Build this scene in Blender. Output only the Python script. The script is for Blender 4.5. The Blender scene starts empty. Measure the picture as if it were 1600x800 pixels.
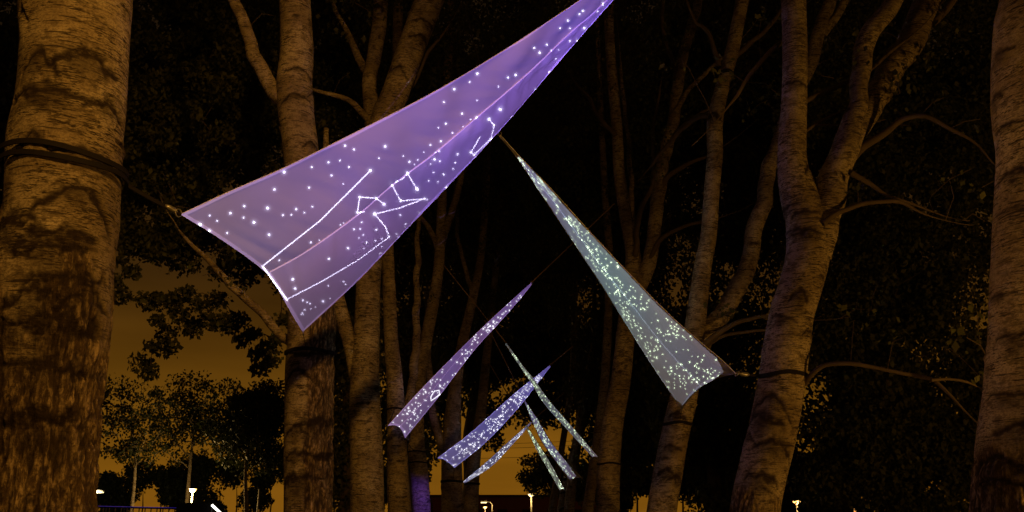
import bpy, math, random
import numpy as np
from mathutils import Vector
from mathutils.bvhtree import BVHTree

SC = bpy.context.scene
COL = SC.collection
R = math.radians

# ------------------------------------------------------------------ camera
F = 1386.0                      # focal length in pixels of the 1600 px wide photograph
PITCH = math.atan(412 / F)      # horizon lies just under the lower edge of the frame
EYE = np.array([0.0, 0.0, 1.0])
cam_d = bpy.data.cameras.new('camera')
cam_d.sensor_width = 36.0
cam_d.lens = 36.0 * F / 1600.0
cam_d.clip_start = 0.05
cam_d.clip_end = 2000.0
cam = bpy.data.objects.new('camera', cam_d)
COL.objects.link(cam)
cam.location = EYE
cam.rotation_euler = (math.pi / 2 + PITCH, 0, 0)
SC.camera = cam

# ------------------------------------------------------------------ night sky lit by town lamps
world = bpy.data.worlds.new('World')
SC.world = world
world.use_nodes = True
wn, wl = world.node_tree.nodes, world.node_tree.links
wn.clear()
w_out = wn.new('ShaderNodeOutputWorld')
w_bg = wn.new('ShaderNodeBackground')
w_tc = wn.new('ShaderNodeTexCoord')
w_sep = wn.new('ShaderNodeSeparateXYZ')
w_ramp = wn.new('ShaderNodeValToRGB')
w_noise = wn.new('ShaderNodeTexNoise')
w_map = wn.new('ShaderNodeMapping')
w_mul = wn.new('ShaderNodeMath'); w_mul.operation = 'MULTIPLY_ADD'
w_mul.inputs[1].default_value = 0.9
w_mul.inputs[2].default_value = 0.50
w_map.inputs['Scale'].default_value = (1.5, 1.5, 9.0)
w_noise.inputs['Scale'].default_value = 2.2
w_noise.inputs['Detail'].default_value = 4
cr = w_ramp.color_ramp
cr.elements[0].position = 0.0
cr.elements[0].color = (0.205, 0.080, 0.0045, 1)
cr.elements[1].position = 1.0
cr.elements[1].color = (0.0060, 0.0038, 0.0020, 1)
for pos, c in ((0.05, (0.19, 0.075, 0.0042)), (0.11, (0.150, 0.061, 0.0040)), (0.18, (0.075, 0.030, 0.0026)), (0.25, (0.042, 0.0175, 0.0028)),
               (0.42, (0.017, 0.0088, 0.0030))):
    e = cr.elements.new(pos); e.color = (*c, 1)
wl.new(w_tc.outputs['Generated'], w_sep.inputs[0])
wl.new(w_sep.outputs['Z'], w_ramp.inputs['Fac'])
wl.new(w_tc.outputs['Generated'], w_map.inputs['Vector'])
wl.new(w_map.outputs['Vector'], w_noise.inputs['Vector'])
wl.new(w_noise.outputs['Fac'], w_mul.inputs[0])
wl.new(w_ramp.outputs['Color'], w_bg.inputs['Color'])
wl.new(w_mul.outputs[0], w_bg.inputs['Strength'])
wl.new(w_bg.outputs[0], w_out.inputs['Surface'])

def point_lamp(name, loc, watts, color, radius=0.12):
    d = bpy.data.lights.new(name, 'POINT')
    d.energy = watts
    d.color = color
    d.shadow_soft_size = radius
    o = bpy.data.objects.new(name, d)
    COL.objects.link(o)
    o.location = loc
    return o

SODIUM = (1.0, 0.455, 0.065)
# unseen sodium lamps beside and behind the camera, some added as fill
def hooded_lamp(name, loc, aim, watts, color, cone, radius=0.2):
    d = bpy.data.lights.new(name, 'SPOT')
    d.energy = watts; d.color = color; d.shadow_soft_size = radius
    d.spot_size = R(cone); d.spot_blend = 1.0
    o = bpy.data.objects.new(name, d); COL.objects.link(o)
    o.location = loc
    o.rotation_euler = (Vector(aim) - Vector(loc)).to_track_quat('-Z', 'Y').to_euler()
    return o
hooded_lamp('street_or_fill_light', (2.5, -4.0, 8.5), (-3.3, 9.0, 4.2), 3000, SODIUM, 56)
hooded_lamp('street_or_fill_light', (-7.0, -1.0, 4.5), (5.0, 6.7, 3.2), 1250, SODIUM, 23)  # added to brighten the right edge trunk alone
point_lamp('street_or_fill_light', (-6.5, -3.0, 3.5), 60, SODIUM, 0.2)  # weak fill added from the left front
point_lamp('street_or_fill_light', (6.4, 5.0, 0.6), 300, SODIUM, 0.15)

vs = SC.view_settings
vs.view_transform = 'Standard'
vs.look = 'None'
vs.exposure = 0.0
vs.gamma = 1.0
vs.use_curve_mapping = False
cy = SC.cycles
cy.max_bounces = 4
cy.diffuse_bounces = 3
cy.glossy_bounces = 2
cy.transmission_bounces = 3
cy.sample_clamp_indirect = 1.5
cy.use_denoising = True
cy.caustics_reflective = False
cy.caustics_refractive = False

# ------------------------------------------------------------------ helpers
FWD = np.array([0, math.cos(PITCH), math.sin(PITCH)])
UPV = np.array([0, -math.sin(PITCH), math.cos(PITCH)])
RGT = np.array([1.0, 0, 0])

def ray(px, py):
    return FWD + RGT * ((px - 800) / F) + UPV * ((400 - py) / F)

def P(px, py, Y):
    """the point at ground distance Y that the photograph shows at (px, py)"""
    d = ray(px, py)
    return EYE + d * (Y / d[1])

def mpp(px, py, Y):
    """metres per photograph pixel there"""
    return Y / ray(px, py)[1] / F

def project(p):
    v = np.asarray(p) - EYE
    z = v @ FWD
    return 800 + F * (v @ RGT) / z, 400 - F * (v @ UPV) / z

def _hash(i, j, k, seed):
    h = (i.astype(np.uint32) * np.uint32(374761393) + j.astype(np.uint32) * np.uint32(668265263)
         + k.astype(np.uint32) * np.uint32(2147483647) + np.uint32((seed * 97531) & 0xffffffff))
    h = (h ^ (h >> np.uint32(13))) * np.uint32(1274126177)
    h = (h ^ (h >> np.uint32(16))) * np.uint32(2246822519)
    h = h ^ (h >> np.uint32(15))
    return h.astype(np.float64) / 4294967295.0

def vnoise(p, seed=0):
    old = np.seterr(over='ignore')
    fl = np.floor(p)
    i = fl.astype(np.int64)
    f = p - fl
    f = f * f * (3 - 2 * f)
    out = 0
    for dx in (0, 1):
        wx = f[:, 0] if dx else 1 - f[:, 0]
        for dy in (0, 1):
            wy = f[:, 1] if dy else 1 - f[:, 1]
            for dz in (0, 1):
                wz = f[:, 2] if dz else 1 - f[:, 2]
                out = out + wx * wy * wz * _hash(i[:, 0] + dx, i[:, 1] + dy, i[:, 2] + dz, seed)
    np.seterr(**old)
    return out

def fbm(p, octaves=3, seed=0):
    a, s, t = 0.5, 0, 0
    for o in range(octaves):
        s = s + a * vnoise(p * 2 ** o, seed + o)
        t += a
        a *= 0.5
    return s / t

def smooth(a, b, x):
    t = np.clip((x - a) / (b - a), 0, 1)
    return t * t * (3 - 2 * t)

def mesh_np(name, verts, faces, smooth_shade=True):
    """faces: an int array (n, k) with k = 3 or 4"""
    me = bpy.data.meshes.new(name)
    verts = np.asarray(verts, dtype=np.float32)
    faces = np.asarray(faces, dtype=np.int32)
    k = faces.shape[1]
    me.vertices.add(len(verts))
    me.vertices.foreach_set('co', verts.ravel())
    me.loops.add(faces.size)
    me.loops.foreach_set('vertex_index', faces.ravel())
    me.polygons.add(len(faces))
    me.polygons.foreach_set('loop_start', np.arange(0, faces.size, k, dtype=np.int32))
    me.polygons.foreach_set('use_smooth', np.full(len(faces), smooth_shade, dtype=bool))
    me.update(calc_edges=True)
    return me

def set_attr(me, name, values):
    a = me.attributes.new(name, 'FLOAT', 'POINT')
    a.data.foreach_set('value', np.asarray(values, dtype=np.float32))

def obj(name, me, mat, parent=None, loc=(0, 0, 0)):
    o = bpy.data.objects.new(name, me)
    COL.objects.link(o)
    if mat is not None:
        me.materials.clear()
        me.materials.append(mat)
    o.location = loc
    if parent is not None:
        o.parent = parent
    return o

def tag(o, label, cat, group=None):
    o['label'] = label
    o['category'] = cat
    if group:
        o['group'] = group
    return o

def thing(name, label, cat, loc, group=None):
    o = bpy.data.objects.new(name, None)
    COL.objects.link(o)
    o.location = loc
    o.empty_display_size = 0.2
    return tag(o, label, cat, group)

def structure(o):
    o['kind'] = 'structure'
    return o

class MB:
    """collects boxes and tubes of ONE part"""
    def __init__(s):
        s.v, s.f, s.n = [], [], 0
    def add(s, v, f):
        s.v.append(np.asarray(v, float)); s.f.append(np.asarray(f, int) + s.n); s.n += len(v)
    def box(s, lo, hi):
        x0, y0, z0 = lo; x1, y1, z1 = hi
        v = [(x0, y0, z0), (x1, y0, z0), (x1, y1, z0), (x0, y1, z0), (x0, y0, z1), (x1, y0, z1), (x1, y1, z1), (x0, y1, z1)]
        s.add(v, [(0, 3, 2, 1), (4, 5, 6, 7), (0, 1, 5, 4), (1, 2, 6, 5), (2, 3, 7, 6), (3, 0, 4, 7)])
        return s
    def tube(s, pts, rad, n=8, flat=1.0):
        pts = np.asarray(pts, float)
        rad = np.broadcast_to(np.asarray(rad, float), (len(pts),))
        e1, e2, _ = frames(pts)
        th = np.linspace(0, 2 * math.pi, n, endpoint=False)
        v = (pts[:, None, :] + rad[:, None, None] * (np.cos(th)[None, :, None] * e1[:, None, :] * flat
             + np.sin(th)[None, :, None] * e2[:, None, :])).reshape(-1, 3)
        m = len(pts)
        v = np.vstack([v, pts[:1], pts[-1:]])
        f = []
        for i in range(m - 1):
            for j in range(n):
                k = (j + 1) % n
                f.append((i * n + j, i * n + k, (i + 1) * n + k, (i + 1) * n + j))
        for j in range(n):
            k = (j + 1) % n
            f.append((m * n, k, j, m * n)); f.append((m * n + 1, (m - 1) * n + j, (m - 1) * n + k, m * n + 1))
        s.add(v, f)
        return s
    def mesh(s, name, sm=False):
        me = bpy.data.meshes.new(name)
        v = np.vstack(s.v)
        f = np.vstack(s.f)
        me.from_pydata([tuple(a) for a in v], [], [tuple(dict.fromkeys(a)) for a in f.tolist()])
        if sm:
            for p in me.polygons: p.use_smooth = True
        me.update()
        return me

def frames(pts):
    """parallel transported frames along a polyline, e1 starts near world X"""
    t = np.gradient(pts, axis=0)
    t /= np.linalg.norm(t, axis=1, keepdims=True) + 1e-9
    e1 = np.zeros_like(pts)
    a = np.array([1.0, 0, 0])
    if abs(t[0] @ a) > 0.9:
        a = np.array([0, 1.0, 0])
    a = a - t[0] * (a @ t[0]); a /= np.linalg.norm(a)
    e1[0] = a
    for i in range(1, len(pts)):
        a = e1[i - 1] - t[i] * (e1[i - 1] @ t[i])
        e1[i] = a / np.linalg.norm(a)
    return e1, np.cross(t, e1), t

def catmull(pts, step):
    """resample rows (x, y, z, r) along a Catmull-Rom curve"""
    pts = np.asarray(pts, float)
    p = np.vstack([2 * pts[0] - pts[1], pts, 2 * pts[-1] - pts[-2]])
    out = []
    for i in range(1, len(p) - 2):
        L = np.linalg.norm(p[i + 1, :3] - p[i, :3])
        n = max(2, int(round(L / step)))
        u = np.linspace(0, 1, n, endpoint=False)[:, None]
        q = 0.5 * ((2 * p[i]) + (-p[i - 1] + p[i + 1]) * u + (2 * p[i - 1] - 5 * p[i] + 4 * p[i + 1] - p[i + 2]) * u ** 2
                   + (-p[i - 1] + 3 * p[i] - 3 * p[i + 1] + p[i + 2]) * u ** 3)
        out.append(q)
    out.append(p[-2:-1])
    q = np.vstack(out)
    q[:, 3] = np.maximum(q[:, 3], 0.004)
    return q

# ------------------------------------------------------------------ materials
def new_mat(name):
    m = bpy.data.materials.new(name)
    m.use_nodes = True
    nt = m.node_tree
    b = nt.nodes['Principled BSDF']
    b.inputs['Specular IOR Level'].default_value = 0.2
    return m, nt, nt.nodes, nt.links, b

def plain(name, col, rough=0.8, metal=0.0, noise=0.25, scale=8.0):
    m, nt, n, l, b = new_mat(name)
    tc = n.new('ShaderNodeTexCoord'); tx = n.new('ShaderNodeTexNoise')
    tx.inputs['Scale'].default_value = scale; tx.inputs['Detail'].default_value = 5
    l.new(tc.outputs['Object'], tx.inputs['Vector'])
    mx = n.new('ShaderNodeMix'); mx.data_type = 'RGBA'
    mx.inputs['A'].default_value = (*[c * (1 - noise) for c in col], 1)
    mx.inputs['B'].default_value = (*[min(1, c * (1 + noise)) for c in col], 1)
    l.new(tx.outputs['Fac'], mx.inputs['Factor'])
    l.new(mx.outputs['Result'], b.inputs['Base Color'])
    b.inputs['Roughness'].default_value = rough
    b.inputs['Metallic'].default_value = metal
    bp = n.new('ShaderNodeBump'); bp.inputs['Strength'].default_value = 0.2; bp.inputs['Distance'].default_value = 0.01
    l.new(tx.outputs['Fac'], bp.inputs['Height']); l.new(bp.outputs[0], b.inputs['Normal'])
    return m

def glow(name, col, strength):
    m, nt, n, l, b = new_mat(name)
    b.inputs['Emission Color'].default_value = (*col, 1)
    b.inputs['Emission Strength'].default_value = strength
    b.inputs['Base Color'].default_value = (0.8, 0.8, 0.8, 1)
    return m

def bark_material():
    m, nt, n, l, b = new_mat('poplar_bark')
    tc = n.new('ShaderNodeTexCoord')
    def noise(scale, vec, detail=4, rough=0.55):
        mp = n.new('ShaderNodeMapping'); mp.inputs['Scale'].default_value = vec
        l.new(tc.outputs['Object'], mp.inputs['Vector'])
        t = n.new('ShaderNodeTexNoise'); t.inputs['Scale'].default_value = scale
        t.inputs['Detail'].default_value = detail; t.inputs['Roughness'].default_value = rough
        l.new(mp.outputs[0], t.inputs['Vector'])
        return t.outputs['Fac']
    def ramp(src, p0, p1, c0=0.0, c1=1.0):
        r = n.new('ShaderNodeMapRange'); r.interpolation_type = 'SMOOTHSTEP'
        r.inputs['From Min'].default_value = p0; r.inputs['From Max'].default_value = p1
        r.inputs['To Min'].default_value = c0; r.inputs['To Max'].default_value = c1
        l.new(src, r.inputs['Value'])
        return r.outputs['Result']
    def mix(fac, a, c):
        x = n.new('ShaderNodeMix'); x.data_type = 'RGBA'
        if isinstance(fac, float): x.inputs['Factor'].default_value = fac
        else: l.new(fac, x.inputs['Factor'])
        for s, v in (('A', a), ('B', c)):
            if isinstance(v, tuple): x.inputs[s].default_value = (*v, 1)
            else: l.new(v, x.inputs[s])
        return x.outputs['Result']
    def math_(op, a, c):
        x = n.new('ShaderNodeMath'); x.operation = op; x.use_clamp = True
        for i, v in enumerate((a, c)):
            if isinstance(v, float): x.inputs[i].default_value = v
            else: l.new(v, x.inputs[i])
        return x.outputs[0]
    at_s = n.new('ShaderNodeAttribute'); at_s.attribute_name = 'scar'
    at_r = n.new('ShaderNodeAttribute'); at_r.attribute_name = 'rough'
    at_f = n.new('ShaderNodeAttribute'); at_f.attribute_name = 'furrow'
    big = noise(1.6, (1, 1, 1.4), 3)
    mid = noise(9, (1, 1, 1.8), 6, 0.65)
    fine = noise(55, (1, 1, 1.6), 3, 0.7)
    pale = mix(ramp(big, 0.35, 0.65), (0.30, 0.24, 0.165), (0.54, 0.46, 0.34))
    pale = mix(math_('MULTIPLY', ramp(mid, 0.50, 0.62), 0.8), pale, (0.15, 0.115, 0.075))
    pale = mix(math_('MULTIPLY', ramp(fine, 0.45, 0.62), 0.6), pale, (0.15, 0.11, 0.07))
    # lenticels: short dark dashes that run round the trunk, crowded in patches
    dash_a = ramp(noise(6, (1.6, 1.6, 16), 3, 0.65), 0.56, 0.60)
    dash_b = ramp(noise(17, (1.2, 1.2, 6.5), 2, 0.6), 0.56, 0.61)
    patch = ramp(noise(2.6, (1, 1, 2.2), 4, 0.6), 0.38, 0.56, 0.1, 1.0)
    patch2 = ramp(noise(3.7, (1, 1, 1.3), 4, 0.6), 0.42, 0.60, 0.15, 1.0)
    dash_c = ramp(noise(2.4, (1.5, 1.5, 24), 3, 0.6), 0.615, 0.64)
    dash = math_('MAXIMUM', math_('MAXIMUM', dash_c, math_('MULTIPLY', dash_a, patch)), math_('MULTIPLY', dash_b, patch2))
    col = mix(math_('MULTIPLY', dash, 0.92), pale, (0.035, 0.025, 0.017))
    # old rough bark: brown ridges parted by dark furrows
    streak = ramp(noise(10, (3.2, 3.2, 0.8), 5, 0.7), 0.40, 0.60)
    knot = ramp(noise(26, (1.4, 1.4, 0.8), 3, 0.6), 0.36, 0.58)
    plates = mix(math_('MULTIPLY', streak, knot), (0.13, 0.088, 0.052), (0.56, 0.43, 0.28))
    plates = mix(math_('MULTIPLY', at_f.outputs['Fac'], 0.9), plates, (0.035, 0.024, 0.015))
    col = mix(at_r.outputs['Fac'], col, plates)
    sc_n = math_('MULTIPLY', at_s.outputs['Fac'], ramp(noise(20, (1, 1, 1.6), 5, 0.7), 0.30, 0.52, 0.72, 1.0))
    col = mix(sc_n, col, (0.028, 0.019, 0.013))
    l.new(col, b.inputs['Base Color'])
    b.inputs['Roughness'].default_value = 0.85
    hgt = math_('ADD', math_('MULTIPLY', mid, 0.5), math_('MULTIPLY', fine, 0.4))
    hsub = n.new('ShaderNodeMath'); hsub.operation = 'SUBTRACT'
    l.new(hgt, hsub.inputs[0]); l.new(math_('MULTIPLY', dash, 0.5), hsub.inputs[1])
    hadd = n.new('ShaderNodeMath'); hadd.operation = 'MULTIPLY_ADD'
    l.new(streak, hadd.inputs[0]); l.new(at_r.outputs['Fac'], hadd.inputs[1]); l.new(hsub.outputs[0], hadd.inputs[2])
    bp = n.new('ShaderNodeBump'); bp.inputs['Strength'].default_value = 0.8; bp.inputs['Distance'].default_value = 0.015
    l.new(hadd.outputs[0], bp.inputs['Height']); l.new(bp.outputs[0], b.inputs['Normal'])
    return m

def leaf_material(name, c0, c1, trans=0.25):
    m, nt, n, l, b = new_mat(name)
    out = n['Material Output']
    geo = n.new('ShaderNodeNewGeometry')
    mx = n.new('ShaderNodeMix'); mx.data_type = 'RGBA'
    mx.inputs['A'].default_value = (*c0, 1); mx.inputs['B'].default_value = (*c1, 1)
    l.new(geo.outputs['Random Per Island'], mx.inputs['Factor'])
    l.new(mx.outputs['Result'], b.inputs['Base Color'])
    b.inputs['Roughness'].default_value = 0.5
    tr = n.new('ShaderNodeBsdfTranslucent')
    l.new(mx.outputs['Result'], tr.inputs['Color'])
    ms = n.new('ShaderNodeMixShader'); ms.inputs[0].default_value = trans
    l.new(b.outputs[0], ms.inputs[1]); l.new(tr.outputs[0], ms.inputs[2])
    l.new(ms.outputs[0], out.inputs['Surface'])
    return m

def fabric_material(name='white_sail_cloth', lo=(0.66, 0.64, 0.61), hi=(0.78, 0.77, 0.75), trans=0.42):
    m, nt, n, l, b = new_mat(name)
    out = n['Material Output']
    tc = n.new('ShaderNodeTexCoord')
    t1 = n.new('ShaderNodeTexNoise'); t1.inputs['Scale'].default_value = 1.3; t1.inputs['Detail'].default_value = 4
    t2 = n.new('ShaderNodeTexNoise'); t2.inputs['Scale'].default_value = 260; t2.inputs['Detail'].default_value = 1
    l.new(tc.outputs['Object'], t1.inputs['Vector']); l.new(tc.outputs['Object'], t2.inputs['Vector'])
    mx = n.new('ShaderNodeMix'); mx.data_type = 'RGBA'
    mx.inputs['A'].default_value = (*lo, 1); mx.inputs['B'].default_value = (*hi, 1)
    l.new(t1.outputs['Fac'], mx.inputs['Factor'])
    l.new(mx.outputs['Result'], b.inputs['Base Color'])
    b.inputs['Roughness'].default_value = 0.75
    bp = n.new('ShaderNodeBump'); bp.inputs['Strength'].default_value = 0.15; bp.inputs['Distance'].default_value = 0.002
    l.new(t2.outputs['Fac'], bp.inputs['Height']); l.new(bp.outputs[0], b.inputs['Normal'])
    tr = n.new('ShaderNodeBsdfTranslucent'); l.new(mx.outputs['Result'], tr.inputs['Color'])
    ms = n.new('ShaderNodeMixShader'); ms.inputs[0].default_value = trans
    l.new(b.outputs[0], ms.inputs[1]); l.new(tr.outputs[0], ms.inputs[2])
    l.new(ms.outputs[0], out.inputs['Surface'])
    return m

M_BARK = bark_material()
M_TWIG = plain('dark_branch_bark', (0.11, 0.085, 0.06), 0.9, noise=0.4)
M_LEAF = leaf_material('poplar_leaf', (0.050, 0.058, 0.016), (0.115, 0.120, 0.036))
M_LEAF2 = leaf_material('park_leaf', (0.022, 0.030, 0.010), (0.045, 0.055, 0.018))
M_CLOTH = fabric_material()
M_HEM = fabric_material('doubled_hem_cloth', (0.80, 0.79, 0.77), (0.88, 0.87, 0.85), 0.12)
M_STRAP = plain('black_webbing', (0.014, 0.012, 0.012), 0.8, scale=60)
M_CORD = plain('dark_cord', (0.36, 0.26, 0.17), 0.85, scale=60)
M_STEEL = plain('galvanised_steel', (0.45, 0.44, 0.42), 0.4, 0.8, scale=30)
M_POST = plain('painted_lamp_post', (0.42, 0.40, 0.36), 0.5, noise=0.15)
M_DARK = plain('black_painted_metal', (0.02, 0.02, 0.02), 0.6)
M_GRASS = plain('night_grass', (0.035, 0.045, 0.015), 0.95, noise=0.5, scale=3)
M_WALL = plain('red_brown_brick', (0.20, 0.07, 0.045), 0.9, noise=0.2, scale=2)
M_ROOF = plain('dark_roof', (0.06, 0.035, 0.03), 0.9)
M_LAMP = glow('lamp_lens', (1.0, 0.52, 0.12), 3.5)
M_LAMPW = glow('pale_lamp_lens', (1.0, 0.74, 0.34), 2.2)
M_LAMPO = glow('orange_lamp_lens', (1.0, 0.40, 0.07), 4)
M_BAR = glow('lit_tube', (0.95, 0.95, 0.85), 3.0)
M_BLUE = glow('blue_rail_glow', (0.05, 0.03, 0.9), 0.12)

# ------------------------------------------------------------------ ground
n = 60
gx = np.linspace(-1, 1, n)
gx = np.sign(gx) * np.abs(gx) ** 2.2 * 900
xx, yy = np.meshgrid(gx, gx + 20)
zz = -0.05 + 0.10 * (vnoise(np.stack([xx.ravel() * 0.12, yy.ravel() * 0.12, 0 * xx.ravel()], 1), 5) - 0.5)
bank = (1 - smooth(-26, -14, xx.ravel())) * smooth(30, 44, yy.ravel()) * 0.75
gv = np.stack([xx.ravel(), yy.ravel(), zz + bank], 1)
idx = np.arange(n * n).reshape(n, n)
gf = np.stack([idx[:-1, :-1].ravel(), idx[:-1, 1:].ravel(), idx[1:, 1:].ravel(), idx[1:, :-1].ravel()], 1)
structure(obj('ground', mesh_np('ground', gv, gf), M_GRASS))

# ------------------------------------------------------------------ trees
def tube_mesh(name, path, nseg, base, seed, scars=(), rough=None, amp=0.04):
    """path rows (x, y, z, r); returns a mesh with relief and the attributes scar, rough, furrow"""
    pts, rad = path[:, :3], path[:, 3]
    e1, e2, t = frames(pts)
    m = len(pts)
    th = np.linspace(0, 2 * math.pi, nseg, endpoint=False)
    s = np.concatenate([[0], np.cumsum(np.linalg.norm(np.diff(pts, axis=0), axis=1))])
    TH, S = np.meshgrid(th, s)
    RR = np.repeat(rad[:, None], nseg, 1)
    q = np.stack([np.cos(TH) * RR, np.sin(TH) * RR, S], -1).reshape(-1, 3)
    off = amp * (fbm(q * np.array([3.0, 3.0, 1.6]), 3, seed) - 0.5) * 2
    scar = np.zeros(m * nseg)
    thf, sf, rf = TH.ravel(), S.ravel(), RR.ravel()
    for (t0, s0, hw, drop, thick, power) in scars:
        sel = np.where(np.abs(sf - s0) < drop * 2.2 + thick * 4)[0]
        if not len(sel): continue
        d = np.abs((thf[sel] - t0 + math.pi) % (2 * math.pi) - math.pi) / hw
        wob = (fbm(q[sel] * 16, 2, seed + 3) - 0.5) * thick * 3.2
        dist = sf[sel] + wob - (s0 - drop * np.power(d, power))
        tk = thick * (1.45 - 0.75 * np.clip(d, 0, 1))
        band = np.exp(-np.abs(dist / tk) ** 3) * (1 - smooth(0.85, 1.15, d))
        blot = np.exp(-((d * 1.7) ** 2 + ((sf[sel] + wob - (s0 - thick * 2.0)) / (thick * 2.6)) ** 2)) * 0.7
        scar[sel] = np.maximum(scar[sel], np.maximum(band, blot))
        off[sel] += -0.05 * band + 0.06 * np.exp(-((d * 1.3) ** 2 + ((sf[sel] - (s0 - drop * 0.6)) / max(drop, 0.05)) ** 2))
    rg = np.zeros(m * nseg)
    fur = np.zeros(m * nseg)
    if rough is not None:
        rg = np.clip(rough(thf, sf, q), 0, 1)
        wq = q * np.array([5, 5, 2.0])
        warp = np.stack([fbm(wq, 2, seed + 21), fbm(wq, 2, seed + 22), fbm(wq, 2, seed + 23)], 1) - 0.5
        qq = q + warp * np.array([0.10, 0.10, 0.25])
        a = fbm(qq * np.array([20, 20, 3.6]), 2, seed + 11)
        b2 = fbm(qq * np.array([46, 46, 10.0]), 2, seed + 12)
        ridge = np.abs(0.7 * a + 0.3 * b2 - 0.5) * 2
        fur = (1 - smooth(0.03, 0.17, ridge)) * (0.5 + 0.5 * smooth(0.3, 0.6, fbm(q * 6, 2, seed + 14)))
        off += rg * (0.07 * smooth(0.0, 0.35, ridge) - 0.04)
    rr = rf * (1 + off)
    v = (np.repeat(pts, nseg, 0) + rr[:, None] * (np.cos(thf)[:, None] * np.repeat(e1, nseg, 0)
         + np.sin(thf)[:, None] * np.repeat(e2, nseg, 0))) - base
    i = np.arange(m - 1)[:, None] * nseg
    j = np.arange(nseg)[None, :]
    k = (j + 1) % nseg
    f = np.stack([i + j, i + k, i + nseg + k, i + nseg + j], -1).reshape(-1, 4)
    me = mesh_np(name, v, f)
    set_attr(me, 'scar', np.clip(scar, 0, 1)); set_attr(me, 'rough', rg); set_attr(me, 'furrow', np.clip(fur, 0, 1))
    return me

def leaf_mesh(name, centers, radii, counts, size, rng, base, squash=0.8):
    tot = int(np.sum(counts))
    idx = np.repeat(np.arange(len(centers)), counts)
    g = rng.normal(size=(tot, 3))
    g *= (rng.random((tot, 1)) ** 0.33) / (np.linalg.norm(g, axis=1, keepdims=True) + 1e-6) * (0.8 + 0.5 * rng.random((tot, 1)))
    g[:, 2] *= squash
    p = centers[idx] + g * radii[idx][:, None] - base
    a = rng.normal(size=(tot, 3)); a /= np.linalg.norm(a, axis=1, keepdims=True)
    a[:, 2] -= 0.4
    b = np.cross(a, rng.normal(size=(tot, 3))); b /= np.linalg.norm(b, axis=1, keepdims=True) + 1e-6
    sz = size * (0.6 + 0.8 * rng.random((tot, 1)))
    v = np.stack([p - a * sz * 0.5, p + b * sz * 0.42, p + a * sz * 0.55, p - b * sz * 0.42], 1).reshape(-1, 3)
    f = np.arange(tot * 4).reshape(-1, 4)
    return mesh_np(name, v, f, False)

def branch_mesh(name, nodes, rad0, targets, rng, base, tip=0.006, expo=2.3, sides=5, wig=0.08, upbias=0.35):
    """joins every target to the nearest branch already grown; thickness follows the twigs carried"""
    pos = [np.asarray(p, float) for p in nodes]
    par = [-1] * len(pos)
    n0 = len(pos)
    order = np.argsort([min(np.linalg.norm(t - p) for p in pos) for t in targets])
    for ti in order:
        t = targets[ti]
        A = np.array(pos)
        d = t - A
        cost = np.linalg.norm(d, axis=1) + upbias * np.maximum(0, -d[:, 2]) * 1.5 + upbias * 0.4 * np.maximum(0, np.abs(d[:, 0]) - d[:, 2])
        k = int(np.argmin(cost))
        L = np.linalg.norm(d[k])
        steps = max(2, min(6, int(L / 0.5)))
        prev = k
        for s in range(1, steps + 1):
            u = s / steps
            q = A[k] + d[k] * u + np.array([0, 0, 0.12 * L * math.sin(math.pi * u)]) + rng.normal(size=3) * wig * L * 0.35 * (1 - u)
            pos.append(q); par.append(prev); prev = len(pos) - 1
    N = len(pos)
    load = np.zeros(N)
    for i in range(N - 1, n0 - 1, -1):
        load[i] = max(load[i], tip ** expo)
        load[par[i]] += load[i]
    r = np.maximum(load, tip ** expo) ** (1 / expo)
    r = np.minimum(r, rad0)
    mb = MB()
    pos = np.array(pos)
    V, Fc = [], []
    th = np.linspace(0, 2 * math.pi, sides, endpoint=False)
    c, s_ = np.cos(th), np.sin(th)
    cnt = 0
    for i in range(n0, N):
        p0, p1 = pos[par[i]], pos[i]
        t = p1 - p0
        L = np.linalg.norm(t)
        if L < 1e-4: continue
        t /= L
        a = np.cross(t, [0.3, 0.9, 0.2]); a /= np.linalg.norm(a)
        b = np.cross(t, a)
        ra = r[i] if par[i] < n0 else min(r[i] * 1.25, rad0)
        ra = min(max(ra, r[i]), r[par[i]] if par[i] >= n0 else rad0)
        ring = c[:, None] * a + s_[:, None] * b
        V.append(p0 - t * ra * 0.3 + ring * ra); V.append(p1 + ring * r[i])
        for j in range(sides):
            k = (j + 1) % sides
            Fc.append((cnt + j, cnt + k, cnt + sides + k, cnt + sides + j))
        cnt += 2 * sides
    return mesh_np(name, np.vstack(V) - base, np.array(Fc)), pos[n0:]

def px_path(pts, Y, Y1=None):
    out = []
    nn = len(pts)
    for i, (px, py, w) in enumerate(pts):
        y = Y if Y1 is None else Y + (Y1 - Y) * i / max(1, nn - 1)
        p = P(px, py, y)
        out.append((*p, w * 0.5 * mpp(px, py, y)))
    return out

def extend(path, length, steps=5, shrink=0.86, up=0.25):
    p = np.array(path[-1][:3]); d = p - np.array(path[-2][:3]); d /= np.linalg.norm(d)
    r = path[-1][3]
    for i in range(steps):
        d = d * (1 - up) + np.array([0, 0, 1.0]) * up
        d /= np.linalg.norm(d)
        p = p + d * length / steps
        r *= shrink
        path.append((*p, r))
    return path

POPLARS = 'poplars lining the two sides of the avenue'
TREES = {}

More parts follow.
